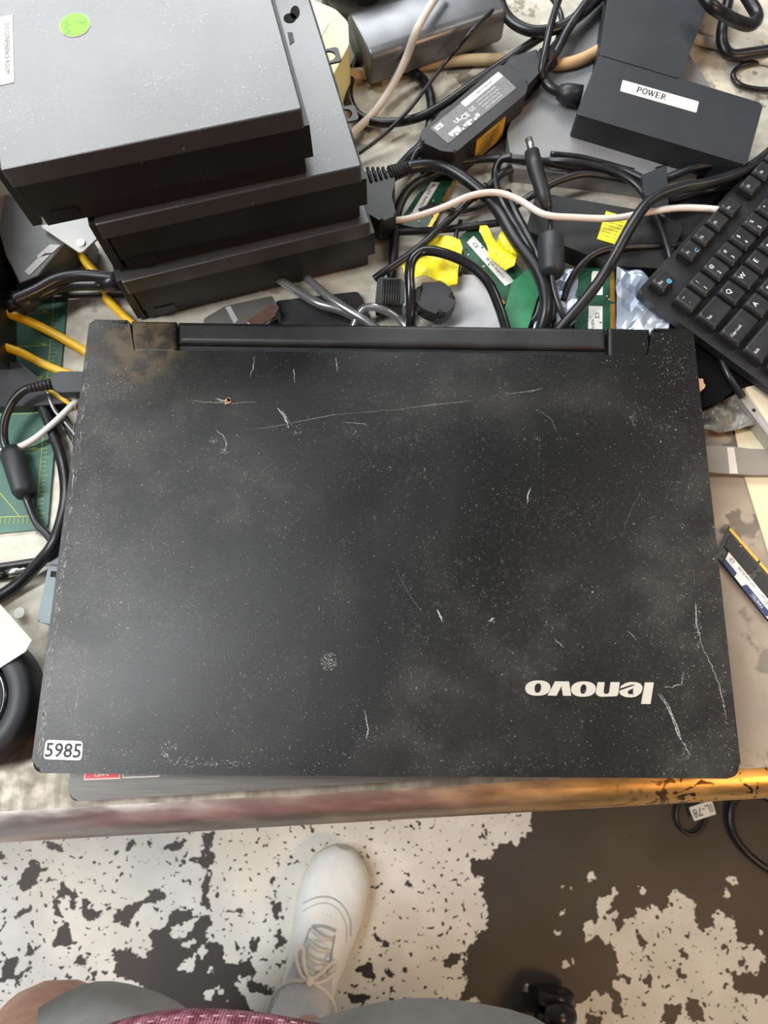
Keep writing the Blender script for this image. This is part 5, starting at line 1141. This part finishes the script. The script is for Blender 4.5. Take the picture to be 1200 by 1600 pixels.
for sgn, (el, wr) in ((-1, (19, 20)), (1, (22, 23))):
    s0v = Vector(nd[18 if sgn < 0 else 21][0]); e0v = Vector(nd[el][0])
    MB().tube([s0v + Vector((-sgn * .05, 0, .01)), s0v, s0v * .5 + e0v * .5, e0v, e0v * .7 + Vector(nd[wr][0]) * .3], [.07, .075, .066, .06, .055], M['maroon'], n=20).build('sleeve', pe)
hv = Vector(nd[6][0]); g = MB(); bm = bmesh.new(); bmesh.ops.create_uvsphere(bm, u_segments=24, v_segments=14, radius=1)
for v_ in list(bm.verts):
    if v_.co.z < -.15 and v_.co.y > -.2: bm.verts.remove(v_)
g.addbm(bm, M['hair'], True, Matrix.Translation(hv + Vector((0, -.02, .045))) @ Matrix.Diagonal((.088, .108, .105, 1))); g.build('hair', pe)

# sock and sneaker (right foot)
def sneaker(par, toe, heel, lift=0.0):
    t = MB(); ax = Vector((toe.x - heel.x, toe.y - heel.y, 0)); L = ax.length; d = ax.normalized(); n_ = Vector((d.y, -d.x, 0))
    o0 = Vector((heel.x, heel.y, lift))
    #            s     half-width left, right, sole-top z, upper top z
    prof = [(0.00, .020, .020, .075), (.03, .031, .030, .085), (.10, .036, .035, .090), (.20, .037, .036, .090), (.32, .037, .037, .092), (.42, .038, .041, .094), (.52, .041, .046, .088), (.62, .045, .050, .078), (.72, .047, .052, .066), (.82, .045, .049, .056), (.90, .038, .041, .050), (.96, .027, .028, .043), (1.0, .010, .010, .034)]
    def W(s_, x, z): q = o0 + d * (L * s_) + n_ * x; return Vector((q.x, q.y, lift + z))
    # sole
    g = MB(); pl = [W(s_, r + .004, 0) for s_, l, r, z in prof] + [W(s_, -l - .004, 0) for s_, l, r, z in prof[::-1]]
    g.prism(round_poly([V2(p) for p in pl], .004, 2), lift + .001, lift + .028, M['shoe_sole'], bev=.004, seg=3); g.build('sole', par)
    # upper: arch cross-sections, with the ankle opening left between s=.03 and .30
    vs = []; fs = []; k = 22
    for s_, l, r, z in prof:
        for j in range(k + 1):
            a = math.pi * j / k; c = math.cos(a); si = math.sin(a)
            x = (r if c > 0 else l) * math.copysign(abs(c) ** .75, c) * .98; zz = .024 + (z - .024) * abs(si) ** .8
            if s_ < .36 and .28 < j / k < .72: x = (r if c > 0 else l) * math.copysign(.62, c) if abs(c) > .02 else 0; 
            vs.append(W(s_, x, zz))
    for i in range(len(prof) - 1):
        for j in range(k):
            if 1 <= i <= 4 and 6 <= j < 16: continue
            fs.append((i * (k + 1) + j, (i + 1) * (k + 1) + j, (i + 1) * (k + 1) + j + 1, i * (k + 1) + j + 1))
    g = MB(); g.add(vs, fs, M['shoe'], True); o = g.build('upper', par); md = o.modifiers.new('t', 'SOLIDIFY'); md.thickness = .003; md.offset = 1
    sb_ = o.modifiers.new('s', 'SUBSURF'); sb_.levels = 1; sb_.render_levels = 1
    def top(s_, x):                                              # height of the upper at (s, x)
        for i in range(len(prof) - 1):
            if prof[i][0] <= s_ <= prof[i + 1][0]:
                f_ = (s_ - prof[i][0]) / (prof[i + 1][0] - prof[i][0]); l, r, z = [prof[i][q] * (1 - f_) + prof[i + 1][q] * f_ for q in (1, 2, 3)]; break
        hw = r if x > 0 else l; c = min(.999, abs(x) / hw / .98) ** (1 / .75)
        return .024 + (z - .024) * (math.sqrt(1 - c * c) ** .8) + .0035
    def on(s_, x, dz=0): return W(s_, x, top(s_, x) + dz)
    # toe overlay seam, vamp line
    g = MB(); seam = [(.50, .044), (.60, .040), (.68, .034), (.74, .018), (.76, 0), (.745, -.018), (.70, -.034), (.66, -.042)]
    g.tube([on(a, b) for a, b in seam], .0011, M['seam'], n=6); g.tube([on(a - .03, b * .9) for a, b in seam], .0007, M['seam'], n=6)
    g.tube([on(.62, .018), on(.625, 0), on(.61, -.016)], .0022, M['seam'], n=8)
    for sgn in (-1, 1): g.tube([on(.60, .018 * sgn), on(.50, .020 * sgn), on(.40, .020 * sgn), on(.34, .021 * sgn)], .0013, M['seam'], n=6)
    g.build('stitched_seams', par)
    g = MB()
    for s_ in (.50, .56):
        for x in (-.006, 0, .006): g.disc(tuple(on(s_ + .12, x)), .0007, M['shoe_dark'], n=6)
    g.build('vent_holes', par)
    # tongue
    g = MB(); ton = [(.56, .012), (.46, .015), (.38, .018), (.30, .019), (.24, .017)]; vs = []
    for i, (s_, hw) in enumerate(ton):
        for x in (-hw, -hw * .5, 0, hw * .5, hw): vs.append(W(s_, x, .088 + .007 * i * .8 - abs(x) * .25))
    fs = [(i * 5 + j, i * 5 + j + 1, (i + 1) * 5 + j + 1, (i + 1) * 5 + j) for i in range(4) for j in range(4)]
    g.add(vs, fs, M['shoe'], True); o = g.build('tongue', par); md = o.modifiers.new('t', 'SOLIDIFY'); md.thickness = .005; o.modifiers.new('s', 'SUBSURF').render_levels = 2
    # laces
    for i in range(4):
        s_ = .60 - i * .055; hw = .016 + i * .0015
        MB().tube([on(s_, -hw), W(s_ - .01, 0, max(top(s_, 0), .098) + .003 * i + .003), on(s_ - .02, hw)], .0028, M['lace'], n=8, flat=.55).build('lace', par)
    MB().tube([W(.40, 0, .116), W(.44, .012, .112), W(.50, .026, .100), W(.45, .031, .098), W(.40, .014, .112), W(.395, 0, .117)], .0025, M['lace'], n=8).build('lace_bow', par)
    MB().tube([W(.40, 0, .116), W(.45, -.012, .112), W(.52, -.020, .100), W(.48, -.028, .098), W(.41, -.014, .112), W(.395, 0, .117)], .0025, M['lace'], n=8).build('lace_bow', par)
    MB().tube([W(.40, 0, .116), W(.36, .022, .104), W(.30, .038, .090), W(.20, .046, .060), W(.08, .048, .036)], .0025, M['lace'], n=8).build('lace_end', par)
    MB().tube([W(.40, 0, .116), W(.36, -.022, .106), W(.28, -.040, .088), W(.16, -.046, .060), W(.04, -.046, .040)], .0025, M['lace'], n=8).build('lace_end', par)
    MB().box(W(.40, 0, .117), (.013, .009, .008), M['lace'], rot=math.atan2(d.y, d.x), bev=.003).build('lace_knot', par)
    MB().tube([W(.06, -.028, .090), W(.18, -.031, .094), W(.30, -.026, .098), W(.33, 0, .100), W(.30, .026, .098), W(.18, .031, .094), W(.06, .028, .090)], .0042, M['shoe_dark'], n=10).build('ankle_collar', par)
    return W
toe = P(537, 1326, .03); heel = P(462, 1625, .03)
d_ = (toe - heel); d_.z = 0
print('shoe length', d_.length)
shoe = thing('sneaker', 'x', 'shoe', (toe.x, toe.y, 0)); del shoe['label']; del shoe['category']; shoe.parent = pe; shoe.location = (toe - Vector(pe.location)).to_tuple()[:2] + (0,)
shoe['label'] = 'white lace-up sneaker on the foot that steps forward'
W = sneaker(shoe, toe, heel)
sk_ = MB(); p1_ = W(.24, 0, .06); kn = Vector(nd[15][0])
sk_.tube([W(.62, .002, .050), W(.44, .001, .068), W(.30, 0, .082), W(.20, 0, .115), W(.15, 0, .16), W(.12, .0, .22), Vector(nd[15][0]) + Vector((0, 0, .04))], [.024, .028, .034, .040, .043, .046, .055], M['sock'], n=24)
sk_.tube([W(.14, 0, .20), W(.135, 0, .206), W(.13, 0, .212)], [.0475, .0485, .0475], M['sock'], n=24, sub=1); sk_.build('sock', pe)
